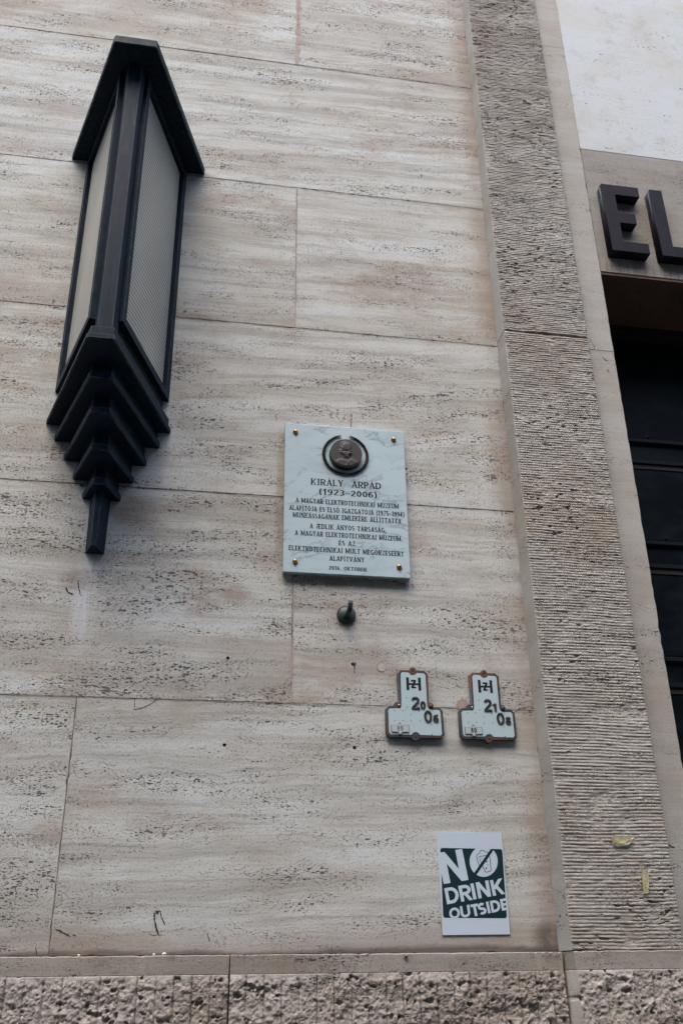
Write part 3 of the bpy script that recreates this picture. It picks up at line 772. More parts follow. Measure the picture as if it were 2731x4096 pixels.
# ------------------------------------------------------------------ stroke font
def arc(cx, cz, rx, rz, a0, a1, n=14):
    return [(cx+rx*math.cos(math.radians(a0+(a1-a0)*i/n)), cz+rz*math.sin(math.radians(a0+(a1-a0)*i/n))) for i in range(n+1)]
def glyph(ch, w, sw):
    """strokes of a capital in a box w wide and 1 high (centre lines); sw = stroke weight"""
    h = sw/2; l, r_ = h, w-h; b, t = 0.0, 1.0; mid = 0.5
    lo, hi = h, 1-h
    V = lambda x: ('l', (x, 0), (x, 1))
    S = []
    base = {'Á':'A','É':'E','Í':'I','Ó':'O','Ö':'O','Ő':'O','Ú':'U','Ü':'U','Ű':'U'}.get(ch, ch)
    if base == 'A': S = [('l', (l, 0), (w/2, 1)), ('l', (r_, 0), (w/2, 1)), ('h', (l+0.17*w, 0.30), (r_-0.17*w, 0.30))]
    elif base == 'B': S = [V(l), ('c', [(l, hi)]+arc(w*.5, (hi+.53)/2, r_*.93-w*.5, (hi-.53)/2, 90, -90)+[(l, .53)]), ('c', [(l, .53)]+arc(w*.5, (lo+.53)/2, r_-w*.5, (.53-lo)/2, 90, -90)+[(l, lo)])]
    elif base == 'C': S = [('c', arc(w/2, .5, w/2-h, .5-h, 48, 312, 22))]
    elif base == 'D': S = [V(l), ('c', [(l, hi)]+arc(w*.42, .5, r_-w*.42, .5-h, 90, -90, 16)+[(l, lo)])]
    elif base == 'E': S = [V(l), ('h', (l, hi), (w, hi)), ('h', (l, mid), (w*.88, mid)), ('h', (l, lo), (w, lo))]
    elif base == 'G': S = [('c', arc(w/2, .5, w/2-h, .5-h, 50, 318, 22)), ('l', (r_, 0.06), (r_, .46)), ('h', (w*.58, .44), (w, .44))]
    elif base == 'H': S = [V(l), V(r_), ('h', (l, mid), (r_, mid))]
    elif base == 'I': S = [V(w/2)]
    elif base == 'J': S = [('l', (r_, .25), (r_, 1)), ('c', arc(w/2, .28, w/2-h, .28-h, 0, -150, 12))]
    elif base == 'K': S = [V(l), ('l', (l+h*.4, .40), (r_, 1)), ('l', (l+w*.28, .58), (r_, 0))]
    elif base == 'L': S = [V(l), ('h', (l, lo), (w, lo))]
    elif base == 'M': S = [V(l), V(r_), ('l', (w/2, .12), (l, 1)), ('l', (w/2, .12), (r_, 1))]
    elif base == 'N': S = [V(l), V(r_), ('l', (r_, 0), (l, 1))]
    elif base in 'O0': S = [('c', arc(w/2, .5, w/2-h, .5-h, 90, 450, 28))]
    elif base == 'P': S = [V(l), ('c', [(l, hi)]+arc(w*.5, (hi+.45)/2, r_-w*.5, (hi-.45)/2, 90, -90)+[(l, .45)])]
    elif base == 'R': S = [V(l), ('c', [(l, hi)]+arc(w*.5, (hi+.47)/2, r_-w*.5, (hi-.47)/2, 90, -90)+[(l, .47)]), ('l', (w*.48, .47), (r_, 0))]
    elif base == 'S': S = [('c', arc(w/2, (hi+.5)/2, w/2-h, (hi-.5)/2, 40, 250, 14)+arc(w/2, (lo+.5)/2, w/2-h, (.5-lo)/2, 70, -140, 14))]
    elif base == 'T': S = [V(w/2), ('h', (0, hi), (w, hi))]
    elif base == 'U': S = [('l', (l, .33), (l, 1)), ('l', (r_, .33), (r_, 1)), ('c', arc(w/2, .36, w/2-h, .36-h, 180, 360, 14))]
    elif base == 'V': S = [('l', (w/2, 0), (l, 1)), ('l', (w/2, 0), (r_, 1))]
    elif base == 'Y': S = [('l', (w/2, 0), (w/2, .48)), ('l', (w/2, .42), (l, 1)), ('l', (w/2, .42), (r_, 1))]
    elif base == 'Z': S = [('h', (0, hi), (w, hi)), ('h', (0, lo), (w, lo)), ('l', (l, lo*.6), (r_, 1-lo*.6))]
    elif ch == '1': S = [V(w*.62), ('c', [(w*.62, .92), (w*.1, .76)])]
    elif ch == '2': S = [('c', arc(w/2, .70, w/2-h, .30-h, 165, -35, 14)+[(l+.02, sw*.9)]), ('h', (0, lo), (w, lo))]
    elif ch == '3': S = [('c', arc(w/2, .74, w/2-h*1.2, .26-h, 150, -80, 12)), ('c', arc(w/2, .28, w/2-h, .28-h, 80, -150, 12))]
    elif ch == '4': S = [V(w*.68), ('h', (0, .26), (w, .26)), ('c', [(w*.66, .97), (w*.08, .28)])]
    elif ch == '5': S = [('l', (l, .5), (l, 1)), ('h', (l, hi), (w*.92, hi)), ('c', arc(w/2, .32, w/2-h, .32-h, 135, -145, 16))]
    elif ch == '6': S = [('c', arc(w/2, .31, w/2-h, .31-h, 90, 450, 22)), ('c', [(l, .33)]+arc(w*.62, .55, w*.62-h, .45-h, 180, 62, 12))]
    elif ch == '7': S = [('h', (0, hi), (w, hi)), ('l', (w*.3, 0), (r_, 1))]
    elif ch == '8': S = [('c', arc(w/2, .745, w*.45-h, .255-h, 90, 450, 20)), ('c', arc(w/2, .285, w/2-h, .285-h, 90, 450, 20))]
    elif ch == '9': S = [('c', arc(w/2, .69, w/2-h, .31-h, 90, 450, 22)), ('c', [(r_, .67)]+arc(w*.38, .45, w*.62-h, .45-h, 0, -118, 12))]
    elif ch == '.': S = [('l', (w/2, 0), (w/2, .14))]
    elif ch == ',': S = [('l', (w/2-.05, -.16), (w/2, .13))]
    elif ch == '-': S = [('h', (0, .42), (w, .42))]
    elif ch == '(': S = [('c', arc(w*1.0, .45, w*.8, .62, 112, 248, 10))]
    elif ch == ')': S = [('c', arc(0, .45, w*.8, .62, 68, -68, 10))]
    if ch in 'ÁÉÍÓÚ': S.append(('acc', w/2))
    if ch in 'ÖÜ': S += [('dot', w*.3), ('dot', w*.7)]
    if ch in 'ŐŰ': S += [('acc', w*.34), ('acc', w*.66)]
    return S
def ribbon(pts, wf):
    L, Rr = [], []
    n = len(pts); closed = math.dist(pts[0], pts[-1]) < 1e-6
    for i in range(n):
        a = pts[i-1] if i > 0 else (pts[-2] if closed else pts[0])
        c = pts[i+1] if i < n-1 else (pts[1] if closed else pts[-1])
        dx, dz = c[0]-a[0], c[1]-a[1]; l = math.hypot(dx, dz) or 1
        nx_, nz_ = -dz/l, dx/l; w = wf(abs(nx_))
        L.append((pts[i][0]+nx_*w/2, pts[i][1]+nz_*w/2)); Rr.append((pts[i][0]-nx_*w/2, pts[i][1]-nz_*w/2))
    return [[L[i], Rr[i], Rr[i+1], L[i+1]] for i in range(n-1)]
WID = {'I': .30, 'J': .42, 'M': .92, 'A': .72, 'V': .72, 'Y': .68, 'O': .74, 'Ö': .74, 'Ő': .74, 'Ó': .74, 'G': .72, 'C': .66, 'D': .70,
       'N': .74, 'K': .68, 'H': .72, 'U': .70, 'Ú': .70, 'T': .64, 'L': .54, 'E': .54, 'É': .54, 'Í': .30, 'Á': .72, 'Z': .60, 'S': .52,
       'B': .60, 'P': .58, 'R': .64, '1': .40, '.': .22, ',': .22, '-': .50, '(': .26, ')': .26, ' ': .36}
def text_polys(txt, sw=0.17, thin=None, serif=False, gap=0.12, wid=None):
    """polygons in units of the cap height; returns (polys, total width)"""
    thin = thin or sw; polys = []; x = 0
    for ch in txt:
        w = (wid or {}).get(ch, WID.get(ch, 0.56))
        if ch != ' ':
            for s in glyph(ch, w, sw if not serif else (sw+thin)/2):
                k = s[0]
                if k == 'l':
                    (x0, z0), (x1, z1) = s[1], s[2]
                    L = math.hypot(x1-x0, z1-z0)
                    ww = sw
                    if serif and x1 > x0 + 0.05 and ch in 'AÁVYMKZ7': ww = thin*1.15    # rising strokes are thin
                    elif serif and ch in 'N' and abs(x1-x0) < .01: ww = thin*1.2
                    hx = ww/2*L/max(abs(z1-z0), .1)
                    polys.append([(x+x0-hx, z0), (x+x0+hx, z0), (x+x1+hx, z1), (x+x1-hx, z1)])
                    if serif:
                        for (xx, zz) in ((x0, z0), (x1, z1)):
                            if zz < .01 and not (ch in 'VYN' and abs(x1-x0) > .1): polys.append([(x+xx-sw*.82, 0), (x+xx+sw*.82, 0), (x+xx+sw*.82, thin*.75), (x+xx-sw*.82, thin*.75)])
                            if zz > .99 and ch not in 'AÁ': polys.append([(x+xx-sw*.82, 1-thin*.75), (x+xx+sw*.82, 1-thin*.75), (x+xx+sw*.82, 1), (x+xx-sw*.82, 1)])
                elif k == 'h':
                    (x0, z0), (x1, z1) = s[1], s[2]
                    polys.append([(x+x0, z0-thin/2), (x+x1, z0-thin/2), (x+x1, z0+thin/2), (x+x0, z0+thin/2)])
                    if serif and ch in 'EÉTLZ' and z0 > .9 or (serif and z0 < .1 and ch in 'EÉLZ'):
                        d = -1 if z0 > .5 else 1
                        polys.append([(x+x1-thin, z0), (x+x1, z0), (x+x1, z0+d*.2), (x+x1-thin*.5, z0+d*.2)])
                elif k == 'c':
                    for q in ribbon([(x+p[0], p[1]) for p in s[1]], lambda v: thin+(sw-thin)*v): polys.append(q)
                elif k == 'acc':
                    cx_ = x+s[1]
                    polys.append([(cx_-.015, 1.06), (cx_+.025, 1.06), (cx_+.10, 1.27), (cx_-.05, 1.25)])
                elif k == 'dot':
                    polys.append(circ(x+s[1], 1.14, .07, 8))
        x += w+gap
    return polys, x-gap

# ------------------------------------------------------------------ memorial plaque
pq = thing('memorial_plaque', 'white marble memorial plaque with engraved inscription and round bronze portrait', 'plaque', (0.575, 0, 3.23))
PX0, PX1, PZ0, PZ1, PY = 0.3415, 0.809, 2.919, 3.5405, -0.030
box('marble_slab', (PX0, PY, PZ0), (PX1, -0.0105, PZ1), M_MARBLE, pq, bev=0.0018, seg=2)
box('mortar_bed', (PX0+0.001, -0.0100, PZ0-0.001), (PX1-0.001, -0.0012, PZ1-0.002), M_MARBLE_EDGE, pq)
lines = [("KIRÁLY  ÁRPÁD", (430, 755), (1158, 803), 0.0275), ("(1923-2006)", (518, 858), (1112, 892), 0.0245),
         ("A MAGYAR ELEKTROTECHNIKAI MÚZEUM", (268, 942), (1342, 1005), 0.0205),
         ("ALAPÍTÓJA ÉS ELSŐ IGAZGATÓJA (1975-1994)", (200, 1018), (1400, 1092), 0.0205),
         ("MUNKÁSSÁGÁNAK EMLÉKÉRE ÁLLÍTTATTA", (240, 1095), (1368, 1163), 0.0205),
         ("A JEDLIK ÁNYOS TÁRSASÁG,", (415, 1212), (1215, 1256), 0.0200),
         ("A MAGYAR ELEKTROTECHNIKAI MÚZEUM", (260, 1282), (1365, 1345), 0.0200),
         ("ÉS AZ", (720, 1390), (890, 1398), 0.0195),
         ("ELEKTROTECHNIKAI MÚLT MEGŐRZÉSÉÉRT", (197, 1440), (1397, 1507), 0.0200),
         ("ALAPÍTVÁNY", (622, 1550), (985, 1567), 0.0195), ("2016. OKTÓBER", (615, 1645), (1007, 1663), 0.0152)]
def cp(x, y, yy=PY): 
    p = at(1080+x*.38265, 1650+y*.38265, yy); return p.x, p.z
for txt, a, b, cap in lines:
    (xa, za), (xb, zb_) = cp(*a), cp(*b)
    big = cap > 0.024
    polys, W = text_polys(txt, 0.215 if not big else 0.19, 0.125 if not big else 0.10, True, 0.19 if not big else 0.17)
    sx = (xb-xa)/W; zz = (za+zb_)/2
    flat('engraved_lettering', [[(xa+p[0]*sx, zz+p[1]*cap) for p in q] for q in polys], PY-0.0003, M_ENGRAVE, pq, step=2e-7)
for (x, z) in [(0.381, 3.502), (0.767, 3.501), (0.384, 2.961), (0.768, 2.962)]:
    button('brass_screw', (x, PY-0.0002, z), 0.0098, 0.0105, M_BRASS, pq, 18)
    flat('grime_stain', [blob(x+0.002, z-0.006, 0.0095, 0.010, int(x*1000)), blob(x+0.003, z-0.014, 0.003, 0.008, int(x*997))], PY-0.00012, simple('plaque_grime', (0.17, 0.15, 0.13), 0.8, var=0.8, vs=140, second=(0.40, 0.42, 0.42)), pq)
# medallion with portrait in relief
_m = at(1384, 1814, -0.050); MC = (_m.x, _m.z); MR = 0.0630
_w = at(1382, 1818, -0.036); WC = (_w.x, _w.z)
bm = bmesh.new()
bmesh.ops.create_cone(bm, cap_ends=True, segments=56, radius1=MR, radius2=MR*0.985, depth=0.0220,
                      matrix=Matrix.Translation((MC[0], PY-0.0112, MC[1])) @ Matrix.Rotation(math.radians(90), 4, 'X'))
from_bm('medallion', bm, M_MEDAL_RIM, pq)
n = 110
u = np.linspace(-1, 1, n); U_, V_ = np.meshgrid(u, u)
def G(cx_, cz_, rx, rz, p=2.0): return np.exp(-(np.abs((U_-cx_)/rx)**p + np.abs((V_-cz_)/rz)**p))
def disc(cx_, cz_, rx, rz, s=10): return 1/(1+np.exp(-s*(1-np.sqrt(((U_-cx_)/rx)**2+((V_-cz_)/rz)**2))))
hh = disc(0.02, 0.22, 0.36, 0.50, 16)*0.85 + disc(0.04, -0.12, 0.29, 0.30, 12)*0.35          # skull and jaw
hh += disc(-0.02, 0.55, 0.44, 0.30, 16)*0.45*(0.9+0.18*np.sin(U_*26+V_*12))                     # combed-back hair
hh += disc(-0.36, 0.25, 0.12, 0.30, 12)*0.35*(0.9+0.25*np.sin(V_*40))
hh += G(0.20, 0.12, 0.055, 0.17)*0.55 + G(0.20, -0.02, 0.10, 0.055)*0.55                        # nose
hh -= G(0.05, 0.15, 0.12, 0.050)*0.75 + G(0.34, 0.15, 0.09, 0.050)*0.75                         # eye sockets
hh += G(0.05, 0.235, 0.14, 0.030)*0.30 + G(0.34, 0.235, 0.10, 0.030)*0.30 + G(0.05, 0.135, 0.05, 0.02)*0.35 + G(0.34, 0.135, 0.04, 0.02)*0.35
hh -= G(0.20, -0.165, 0.17, 0.020)*0.55; hh += G(0.20, -0.125, 0.14, 0.028)*0.25 + G(0.20, -0.205, 0.12, 0.030)*0.30
hh += G(0.17, -0.34, 0.15, 0.09)*0.25 - G(0.05, -0.02, 0.04, 0.15)*0.15
hh += disc(0.05, -1.08, 0.98, 0.62, 22)*0.55                                                    # shoulders
hh -= G(-0.42, -0.62, 0.02, 0.35)*0.2
for sx_ in (-1, 1): hh += np.exp(-(((U_-0.12)*0.8*sx_+(V_+0.72)*0.5-0.02)/0.035)**2)*(V_ < -0.55)*(V_ > -0.92)*(np.abs(U_-0.12) < 0.28)*0.25
hh += (fbm(U_*8+9, V_*8+9, 3, 3)-0.5)*0.12
rr = np.sqrt(U_**2+V_**2)
sc = np.where(rr > 0, np.maximum(np.abs(U_), np.abs(V_))/np.maximum(rr, 1e-9), 1)   # square grid folded to a disc
Xd, Zd = U_*sc, V_*sc
hh2 = hh*np.clip((0.97-np.sqrt(Xd**2+Zd**2))*12, 0, 1)
o = heightfield('portrait_relief', MC[0]+Xd*MR*0.972, PY-0.0224-hh2*0.0036, MC[1]+Zd*MR*0.972, M_MEDAL, pq, PY-0.020)
o.data.shade_smooth()
# laurel branches
def branch(sg):
    rsb = random.Random(7+sg)
    bm = bmesh.new(); RW = 0.0848
    a0, a1 = (-92, -256) if sg < 0 else (-88, 76)
    n = 34
    for k in range(n+1):
        t = k/n; a = math.radians(a0+(a1-a0)*t); wf = 0.35+0.65*math.sin(math.pi*min(1, max(0.0, t*0.86+0.12)))
        c = Vector((WC[0]+RW*math.cos(a), PY-0.0045, WC[1]+RW*math.sin(a)))
        tg = Vector((-math.sin(a), 0, math.cos(a)))*(1 if a1 > a0 else -1); rad = Vector((math.cos(a), 0, math.sin(a)))
        for off, tilt in ((-0.0034, -28), (0.0, 0), (0.0034, 28)):
            d = (tg*math.cos(math.radians(tilt+rsb.uniform(-8, 8))) + rad*math.sin(math.radians(tilt))).normalized()
            side = d.cross(Vector((0, 1, 0)))
            L_, w_ = 0.0105*(0.7+wf*0.4), 0.0024*wf
            p0 = c+rad*off*wf+Vector((0, -rsb.uniform(0.0, 0.0025), 0))
            vs = [bm.verts.new(p0-d*L_*.5), bm.verts.new(p0+side*w_+Vector((0, .001, 0))), bm.verts.new(p0+d*L_*.6+Vector((0, .001, 0))), bm.verts.new(p0-side*w_+Vector((0, .001, 0))), bm.verts.new(p0+Vector((0, -.0032, 0))), bm.verts.new(p0+Vector((0, .004, 0)))]
            for i in range(4):
                bm.faces.new((vs[i], vs[(i+1) % 4], vs[4])); bm.faces.new((vs[(i+1) % 4], vs[i], vs[5]))
    bmesh.ops.recalc_face_normals(bm, faces=bm.faces)
    w = from_bm('laurel_branch', bm, M_BRONZE, pq)
    bm = bmesh.new(); prev = None
    for k in range(41):
        t = k/40; a = math.radians(a0+(a1-a0)*t)
        r_ = 0.0040*min(1, 0.25+min(t, 1-t)*9)
        c = Vector((WC[0]+RW*math.cos(a), PY-0.0030, WC[1]+RW*math.sin(a))); rad = Vector((math.cos(a), 0, math.sin(a)))
        ring = [bm.verts.new(c+rad*r_*math.cos(q*math.pi/4)+Vector((0, -r_*0.8*math.sin(q*math.pi/4), 0))) for q in range(8)]
        if prev:
            for q in range(8): bm.faces.new((prev[q], prev[(q+1) % 8], ring[(q+1) % 8], ring[q]))
        prev = ring
    bmesh.ops.recalc_face_normals(bm, faces=bm.faces)
    st = from_bm('stem', bm, M_BRONZE, None); st.parent = w
branch(-1); branch(1)

# snail-like lump on the plaque edge
def lump(name, c, r, mat, label, cat, seed, group=None, sc_=(1, 1, 0.8)):
    bm = bmesh.new(); bmesh.ops.create_icosphere(bm, subdivisions=2, radius=r)
    rr_ = random.Random(seed)
    for v in bm.verts: v.co = Vector((v.co.x*sc_[0], v.co.y*sc_[1], v.co.z*sc_[2]))*(1+rr_.uniform(-.12, .12))
    bmesh.ops.translate(bm, vec=Vector(c), verts=bm.verts)
    return tag(from_bm(name, bm, mat, None, smooth=True), label, cat, group)
p = at(1618, 1874, -0.02)
lump('snail_shell', (PX1+0.005, -0.022, p.z), 0.0058, M_SNAIL, 'small brown lump stuck to the right edge of the marble plaque', 'snail shell', 2)
p = at(1622, 3822, YL)
lump('snail_shell', (p.x, YL-0.004, ZT-0.008), 0.0062, M_SNAIL, 'small rounded brown shell on the front of the stone ledge', 'snail shell', 4)
for u_, v_, r_, lb in [(656, 3816, 0.0062, 'largest white pebble lying on the stone ledge'), (615, 3822, 0.0042, 'flat pale crumb on the ledge just left of the white pebble'), (315, 3823, 0.0038, 'tiny pale crumb near the left end of the ledge')]:
    p = at(u_, v_, YL+0.006)
    lump('pebble', (p.x, YL+0.007, ZT+r_*0.62), r_, M_PEBBLE, lb, 'pebble', int(u_), None, (1.1, .9, .75))

# ------------------------------------------------------------------ wall hook
hk = thing('wall_hook', 'dark bronze hook with a round rosette, fixed below the marble plaque', 'hook', (0.575, 0, 2.775))
HC = (0.5735, 2.7745)
bm = bmesh.new(); prof = [(0.0345, 0), (0.0345, 0.006), (0.0325, 0.010), (0.024, 0.0155), (0.013, 0.019), (0.0, 0.0205)]
prev = None; nseg = 32
for r_, h_ in prof:
    if r_ == 0:
        v = bm.verts.new((HC[0], -0.001-h_, HC[1])); [bm.faces.new((prev[i], prev[(i+1) % nseg], v)) for i in range(nseg)]
    else:
        ring = [bm.verts.new((HC[0]+r_*math.cos(2*math.pi*i/nseg), -0.001-h_, HC[1]+r_*math.sin(2*math.pi*i/nseg))) for i in range(nseg)]
        if prev: [bm.faces.new((prev[i], prev[(i+1) % nseg], ring[(i+1) % nseg], ring[i])) for i in range(nseg)]
        prev = ring
bmesh.ops.recalc_face_normals(bm, faces=bm.faces)
from_bm('rosette', bm, M_HOOK, hk, smooth=True)
bm = bmesh.new()
path = [(HC[0]-0.002, -0.012, HC[1]-0.012), (HC[0]-0.001, -0.038, HC[1]-0.010), (HC[0]+0.001, -0.060, HC[1]-0.004), (HC[0]+0.003, -0.070, HC[1]+0.006), (HC[0]+0.004, -0.072, HC[1]+0.020), (HC[0]+0.0045, -0.070, HC[1]+0.030)]
hwid = [0.012, 0.0085, 0.008, 0.008, 0.0082, 0.0075]
prev = None
for i, p in enumerate(path):
    a = Vector(path[max(i-1, 0)]); b = Vector(path[min(i+1, len(path)-1)]); t = (b-a).normalized(); nn = Vector((1, 0, 0)).cross(t).normalized()
    hw_ = hwid[i]; th = 0.004
    ring = [bm.verts.new(Vector(p)+Vector((s1*hw_, 0, 0))+nn*s2*th) for s1, s2 in ((-1, -1), (1, -1), (1, 1), (-1, 1))]
    if prev: [bm.faces.new((prev[k], prev[(k+1) % 4], ring[(k+1) % 4], ring[k])) for k in range(4)]
    else: bm.faces.new(ring)
    prev = ring
bm.faces.new(prev)
bmesh.ops.recalc_face_normals(bm, faces=bm.faces)
bmesh.ops.bevel(bm, geom=bm.edges[:], offset=0.0012, segments=2, affect='EDGES')
from_bm('hook_arm', bm, M_HOOK, hk)

# ------------------------------------------------------------------ hydrant signs
YS = -0.020
def sp(x, y): p = at(1500+x*.20408, 2640+y*.20408, YS); return (p.x, p.z)
def spl(pts): return [sp(*p) for p in pts]
def earc(cx_, cy_, r, a0, a1, n=12): return [(cx_+r*math.cos(math.radians(a0+(a1-a0)*i/n)), cy_+r*math.sin(math.radians(a0+(a1-a0)*i/n))) for i in range(n+1)]
outline = spl([(435, 250), (500, 190), (662, 196)] + earc(735, 208, 70, 190, 355) + [(812, 202), (962, 208), (1036, 275), (1060, 838)] + earc(1082, 900, 66, -95, 25) +
              [(1160, 921), (1262, 925), (1330, 1000), (1362, 1480), (1300, 1545), (868, 1535)] + earc(795, 1518, 80, 15, 165) + [(712, 1533), (288, 1523), (218, 1450), (203, 960), (270, 893), (378, 886)] +
              earc(430, 876, 60, 180, 275) + [(462, 808)])
face = spl([(500, 275), (530, 243), (640, 250)] + earc(738, 222, 85, 155, 25)[::1] + [(825, 262), (950, 270), (982, 300), (1016, 880), (1028, 930), (1052, 966), (1075, 976), (1245, 985), (1275, 1020), (1308, 1450), (1282, 1488), (885, 1476)] +
             earc(795, 1505, 86, -25, -155) + [(705, 1470), (305, 1463), (272, 1425), (256, 985), (285, 957), (480, 950), (508, 930), (516, 890)])
def hydrant(dx, tiny, low, label):
    root = thing('hydrant_sign', label, 'sign', (0.805+dx, 0, 2.46), 'enamel hydrant signs on the wall')
    sh = lambda pts: [(p[0]+dx, p[1]) for p in pts]
    plate('frame', sh(outline), [], YS, 0.016, M_RUST, root, bev=0.0028)
    plate('enamel_face', sh(face), [], YS-0.0012, 0.0014, M_ENAMEL, root, bev=0.0002)
    YF = YS-0.0014
    # emblem: H crossed by Z
    flat('emblem', [sh(spl(q)) for q in ([(603, 343), (655, 345), (670, 597), (614, 597)], [(835, 350), (888, 352), (902, 606), (850, 606)], [(655, 458), (845, 464), (847, 500), (657, 495)],
         [(695, 392), (797, 396), (795, 432), (697, 429)], [(748, 428), (795, 430), (757, 530), (708, 530)], [(706, 527), (800, 532), (800, 563), (706, 560)])], YF-0.0002, M_ENGRAVE, root, step=3e-6)
    flat('emblem_gap', [sh(spl(q)) for q in ([(697, 429), (748, 430), (734, 456), (695, 455)], [(757, 503), (800, 505), (800, 531), (750, 530)])], YF-0.0001, M_ENAMEL, root, step=3e-6)
    # raised numerals
    W_ = {'0': .58, '2': .58, '1': .40, '6': .58, '8': .60}
    def num(ch, x0, y1, x1, y0, sw):
        (xa, za), (xb, zb_) = sp(x0, y0), sp(x1, y1)
        polys, W = text_polys(ch, sw, None, False, 0, W_)
        o = flat('numeral', [[(xa+dx+p[0]/W*(xb-xa), za+p[1]*(zb_-za)) for p in q] for q in polys], YF-0.0003, M_DIGIT, root, step=1e-5, th=0.0022)
        cxm = (xa+xb)/2+dx
        for zz in (za+(zb_-za)*.09, zb_-(zb_-za)*.08):
            bm = bmesh.new(); dome(bm, (cxm, YF-0.0027, zz), 0.0020, 0.0012, 8, 2); bmesh.ops.recalc_face_normals(bm, faces=bm.faces)
            q = from_bm('screw', bm, M_SCREW, None); q.parent = o
    num('2', 716, 730, 860, 970, .165); num('0', 962, 998, 1105, 1232, .165)
    num(tiny, 884 if tiny != '1' else 890, 815, 980 if tiny != '1' else 965, 970, .21); num(low, 1138, 1078, 1236, 1232, .215)
    for hx, hy in [(613, 748), (622, 940), (378, 998), (543, 998), (867, 1008), (697, 1078), (387, 1190), (550, 1190), (703, 1197), (876, 1200), (1102, 1273), (1113, 1470)]:
        c = sp(hx, hy); flat('pin_hole', [circ(c[0]+dx, c[1], 0.0019, 8)], YF-0.0002, M_HOLE, root)
    # bolts in the ears
    for bx, by, r_ in [(735, 210, 0.0), (468, 895, 0.0058), (1095, 910, 0.0088), (797, 1517, 0.0)]:
        c = sp(bx, by)
        if r_: button('bolt', (c[0]+dx, YS, c[1]), r_, r_*1.1, M_RUST if r_ > .006 else M_SCREW, root, 8)
        else: flat('bolt_hole', [circ(c[0]+dx, c[1], 0.0036, 10)], YS-0.0004, M_HOLE, root)
    # small number plate
    tag_o = spl([(305, 1280), (449, 1281)] + earc(478, 1256, 27, 200, 340) + [(508, 1284), (660, 1285), (663, 1425), (528, 1427)] + earc(488, 1446, 27, 20, 160) + [(445, 1424), (312, 1420)])
    tg = plate('number_plate', sh(tag_o), [], YF-0.0030, 0.0026, M_TAGEDGE, root, bev=0.0004)
    inn = spl([(318, 1288), (454, 1289)] + earc(479, 1259, 21, 200, 340) + [(503, 1292), (650, 1293), (654, 1415), (520, 1416)] + earc(488, 1443, 21, 25, 155) + [(454, 1413), (322, 1411)])
    q = flat('plate_face', [sh(inn)], YF-0.0032, M_TAGPLATE, None); q.parent = tg
    (xa, za), (xb, zb_) = sp(430, 1398), sp(540, 1302)
    polys, W = text_polys('80', .17, None, False, .12, {'8': .46, '0': .46})
    q = flat('plate_numerals', [[(xa+dx+p[0]/W*(xb-xa), za+p[1]*(zb_-za)) for p in w] for w in polys], YF-0.0034, M_FADED if tiny == '0' else M_ENGRAVE, None, step=1e-6); q.parent = tg
    for c in (sp(480, 1252), sp(487, 1452)):
        q = button('rivet', (c[0]+dx, YF-0.0032, c[1]), 0.0022, 0.0012, M_SCREW, None, 8); q.parent = tg
    return root
hydrant(0.0, '0', '6', 'left white enamel hydrant sign reading 20 and 06 in a rusty T-shaped frame')
hydrant(0.259, '1', '8', 'right white enamel hydrant sign reading 21 and 08 next to the pilaster')

# ------------------------------------------------------------------ poster
YPO = -0.0052
po = thing('poster', 'white and dark green poster reading NO DRINK OUTSIDE with crossed-out beer glass', 'poster', (0.977, 0, 1.88))
def pp(x, y, yy=YPO): p = at(1700+x*.2551, 3280+y*.2551, yy); return (p.x, p.z)
def ppl(pts): return [pp(*p) for p in pts]
plate('poster_board', ppl([(192, 195), (1196, 200), (1334, 1800), (272, 1812)])[::-1], [], YPO, 0.0036, M_PAPER, po, bev=0.0002)
def rounded(tl, tr, br, bl, r):
    q = [Vector(tl), Vector(tr), Vector(br), Vector(bl)]; out = []
    for i in range(4):
        p0, p1, p2 = q[i-1], q[i], q[(i+1) % 4]
        a = p1+(p0-p1).normalized()*r; b = p1+(p2-p1).normalized()*r
        for k in range(7):
            t = k/6; out.append(tuple((1-t)**2*a+2*t*(1-t)*p1+t*t*b))
    return out
flat('green_panel', [ppl(rounded((237, 443), (1207, 462), (1281, 1548), (283, 1540), 42))], YPO-0.0002, M_INK, po)
wp = []
YW = YPO-0.0004
def el(cx_, cy_, rx, ry, n=40, tilt=0): return [(cx_+rx*math.cos(2*math.pi*i/n), cy_+ry*math.sin(2*math.pi*i/n)) for i in range(n)]
flat('letter_print', [ppl([(222, 517), (303, 508), (527, 772), (470, 478), (578, 460), (678, 945), (572, 965), (338, 692), (396, 992), (292, 1012), (250, 822), (228, 700)])], YW, M_PAPER, po)
circle_ = el(916, 656, 221, 242)
flat('round_badge', [ppl(circle_)], YW, M_PAPER, po)
def word(txt, glyphs, sw):
    """glyphs: for each letter its lower left, lower right and upper left corner in the photograph's frame"""
    polys = []
    for ch, (bl, br, tl) in zip(txt, glyphs):
        w = math.dist(bl, br)/math.dist(bl, tl)
        g, W = text_polys(ch, sw, None, False, 0, {ch: w})
        for q in g:
            polys.append(ppl([(bl[0]+(br[0]-bl[0])*p[0]/W+(tl[0]-bl[0])*p[1], bl[1]+(br[1]-bl[1])*p[0]/W+(tl[1]-bl[1])*p[1]) for p in q]))
    return polys
dr = [((343, 1330), (545, 1293), (297, 1078)), ((566, 1290), (745, 1258), (515, 1040)), ((757, 1255), (806, 1246), (706, 1006)), ((836, 1240), (1034, 1203), (789, 987)), ((1064, 1198), (1250, 1165), (1012, 953))]
flat('letter_print', word('DRINK', dr, 0.20), YW, M_PAPER, po, step=1e-6)
ot = [((390, 1572), (556, 1540), (363, 1396)), ((566, 1548), (716, 1518), (540, 1362)), ((742, 1524), (858, 1503), (704, 1336)), ((848, 1502), (970, 1478), (812, 1318)), ((986, 1474), (1028, 1466), (947, 1292)), ((1044, 1463), (1190, 1434), (1010, 1278)), ((1204, 1432), (1296, 1414), (1168, 1250))]
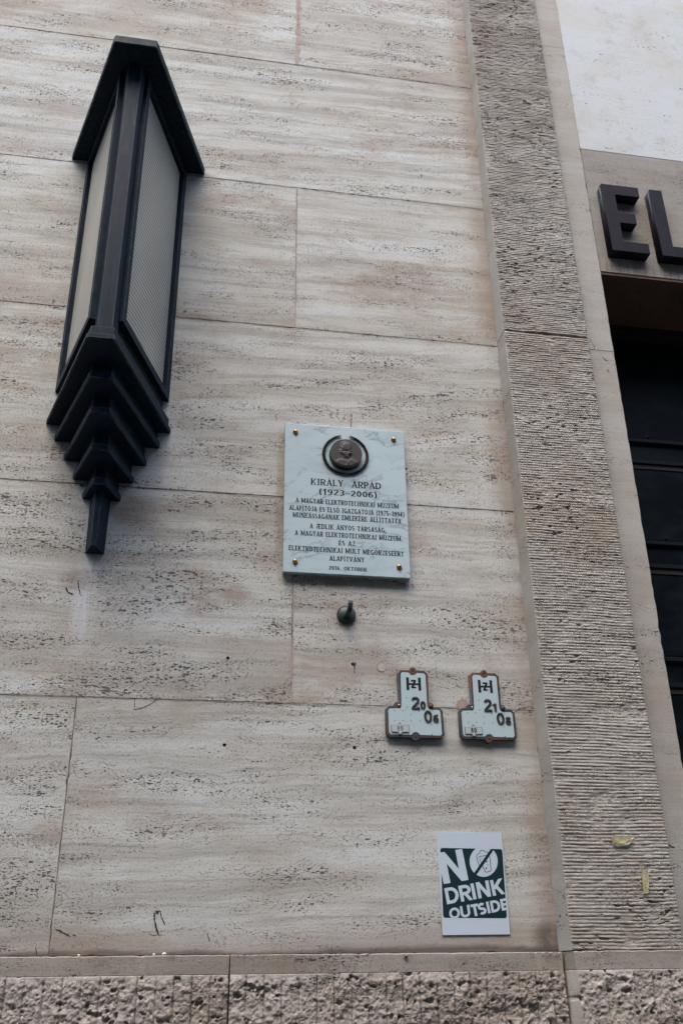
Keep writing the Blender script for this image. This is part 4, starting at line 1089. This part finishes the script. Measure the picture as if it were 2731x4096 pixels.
flat('letter_print', word('OUTSIDE', ot, 0.215), YW, M_PAPER, po, step=1e-6)
# beer glass drawn in the badge
def stroke(pts, w): return [ppl(q) for q in ribbon(pts, lambda v: w)]
gl = stroke([(848, 722), (822, 650), (808, 590), (806, 560), (822, 540), (850, 532), (855, 505), (872, 484), (895, 479), (920, 486), (938, 508), (965, 506), (985, 516), (997, 535)], 9)
gl += stroke([(1008, 575), (1018, 610), (1022, 700), (1032, 780), (1028, 802), (1010, 812), (962, 826), (944, 820), (932, 800), (898, 722)], 10)
gl += stroke([(890, 705), (866, 650), (840, 582), (972, 558)], 9)
YG = YW-0.0002
flat('beer_glass_print', gl, YG, M_INK, po, step=1e-6)
flat('bubble_print', [ppl(el(x, y, r, r, 14)) for x, y, r in [(887, 612, 7), (962, 660, 12), (979, 711, 8), (958, 763, 13), (972, 612, 7)]], YG, M_INK, po)
flat('slash_print', [ppl([(745, 868), (772, 895), (812, 853), (1064, 487), (1085, 462), (1026, 461)])], YG-0.0001, M_INK, po)
flat('crease', ribbon_strip(densify(ppl([(805, 1625), (870, 1665), (905, 1685), (918, 1702)]), 5, 0.0001), 0.0009, rs), YPO-0.0002, simple('crease_shade', (0.42, 0.45, 0.50), 0.6), po, step=1e-6)

# ------------------------------------------------------------------ tape remnants on the pilaster
def tape_piece(label, pts, seed):
    r = random.Random(seed); P = [(at(u_, v_, -0.118).x, at(u_, v_, -0.118).z) for u_, v_ in pts]
    bm = bmesh.new()
    cxm = sum(p[0] for p in P)/len(P); czm = sum(p[1] for p in P)/len(P)
    f = bm.faces.new([bm.verts.new((p[0], -0.1195, p[1])) for p in P])
    bmesh.ops.triangulate(bm, faces=[f]); bmesh.ops.subdivide_edges(bm, edges=bm.edges[:], cuts=3, use_grid_fill=True)
    for v in bm.verts: v.co.y += r.uniform(-0.0016, 0.0010)
    bmesh.ops.solidify(bm, geom=bm.faces[:], thickness=0.0004)
    bmesh.ops.recalc_face_normals(bm, faces=bm.faces)
    return tag(from_bm('tape_strip', bm, M_TAPE), label, 'tape', 'torn yellow tape on the combed pilaster')
tape_piece('torn yellowish tape stuck horizontally across the ridged pilaster', [(2442, 3350), (2533, 3350), (2531, 3368), (2518, 3378), (2485, 3383), (2462, 3383), (2448, 3368)], 1)
tape_piece('torn yellowish tape hanging vertically, lower and right of the other strip', [(2557, 3448), (2566, 3478), (2582, 3492), (2591, 3500), (2594, 3572), (2583, 3577), (2572, 3574), (2565, 3500)], 2)
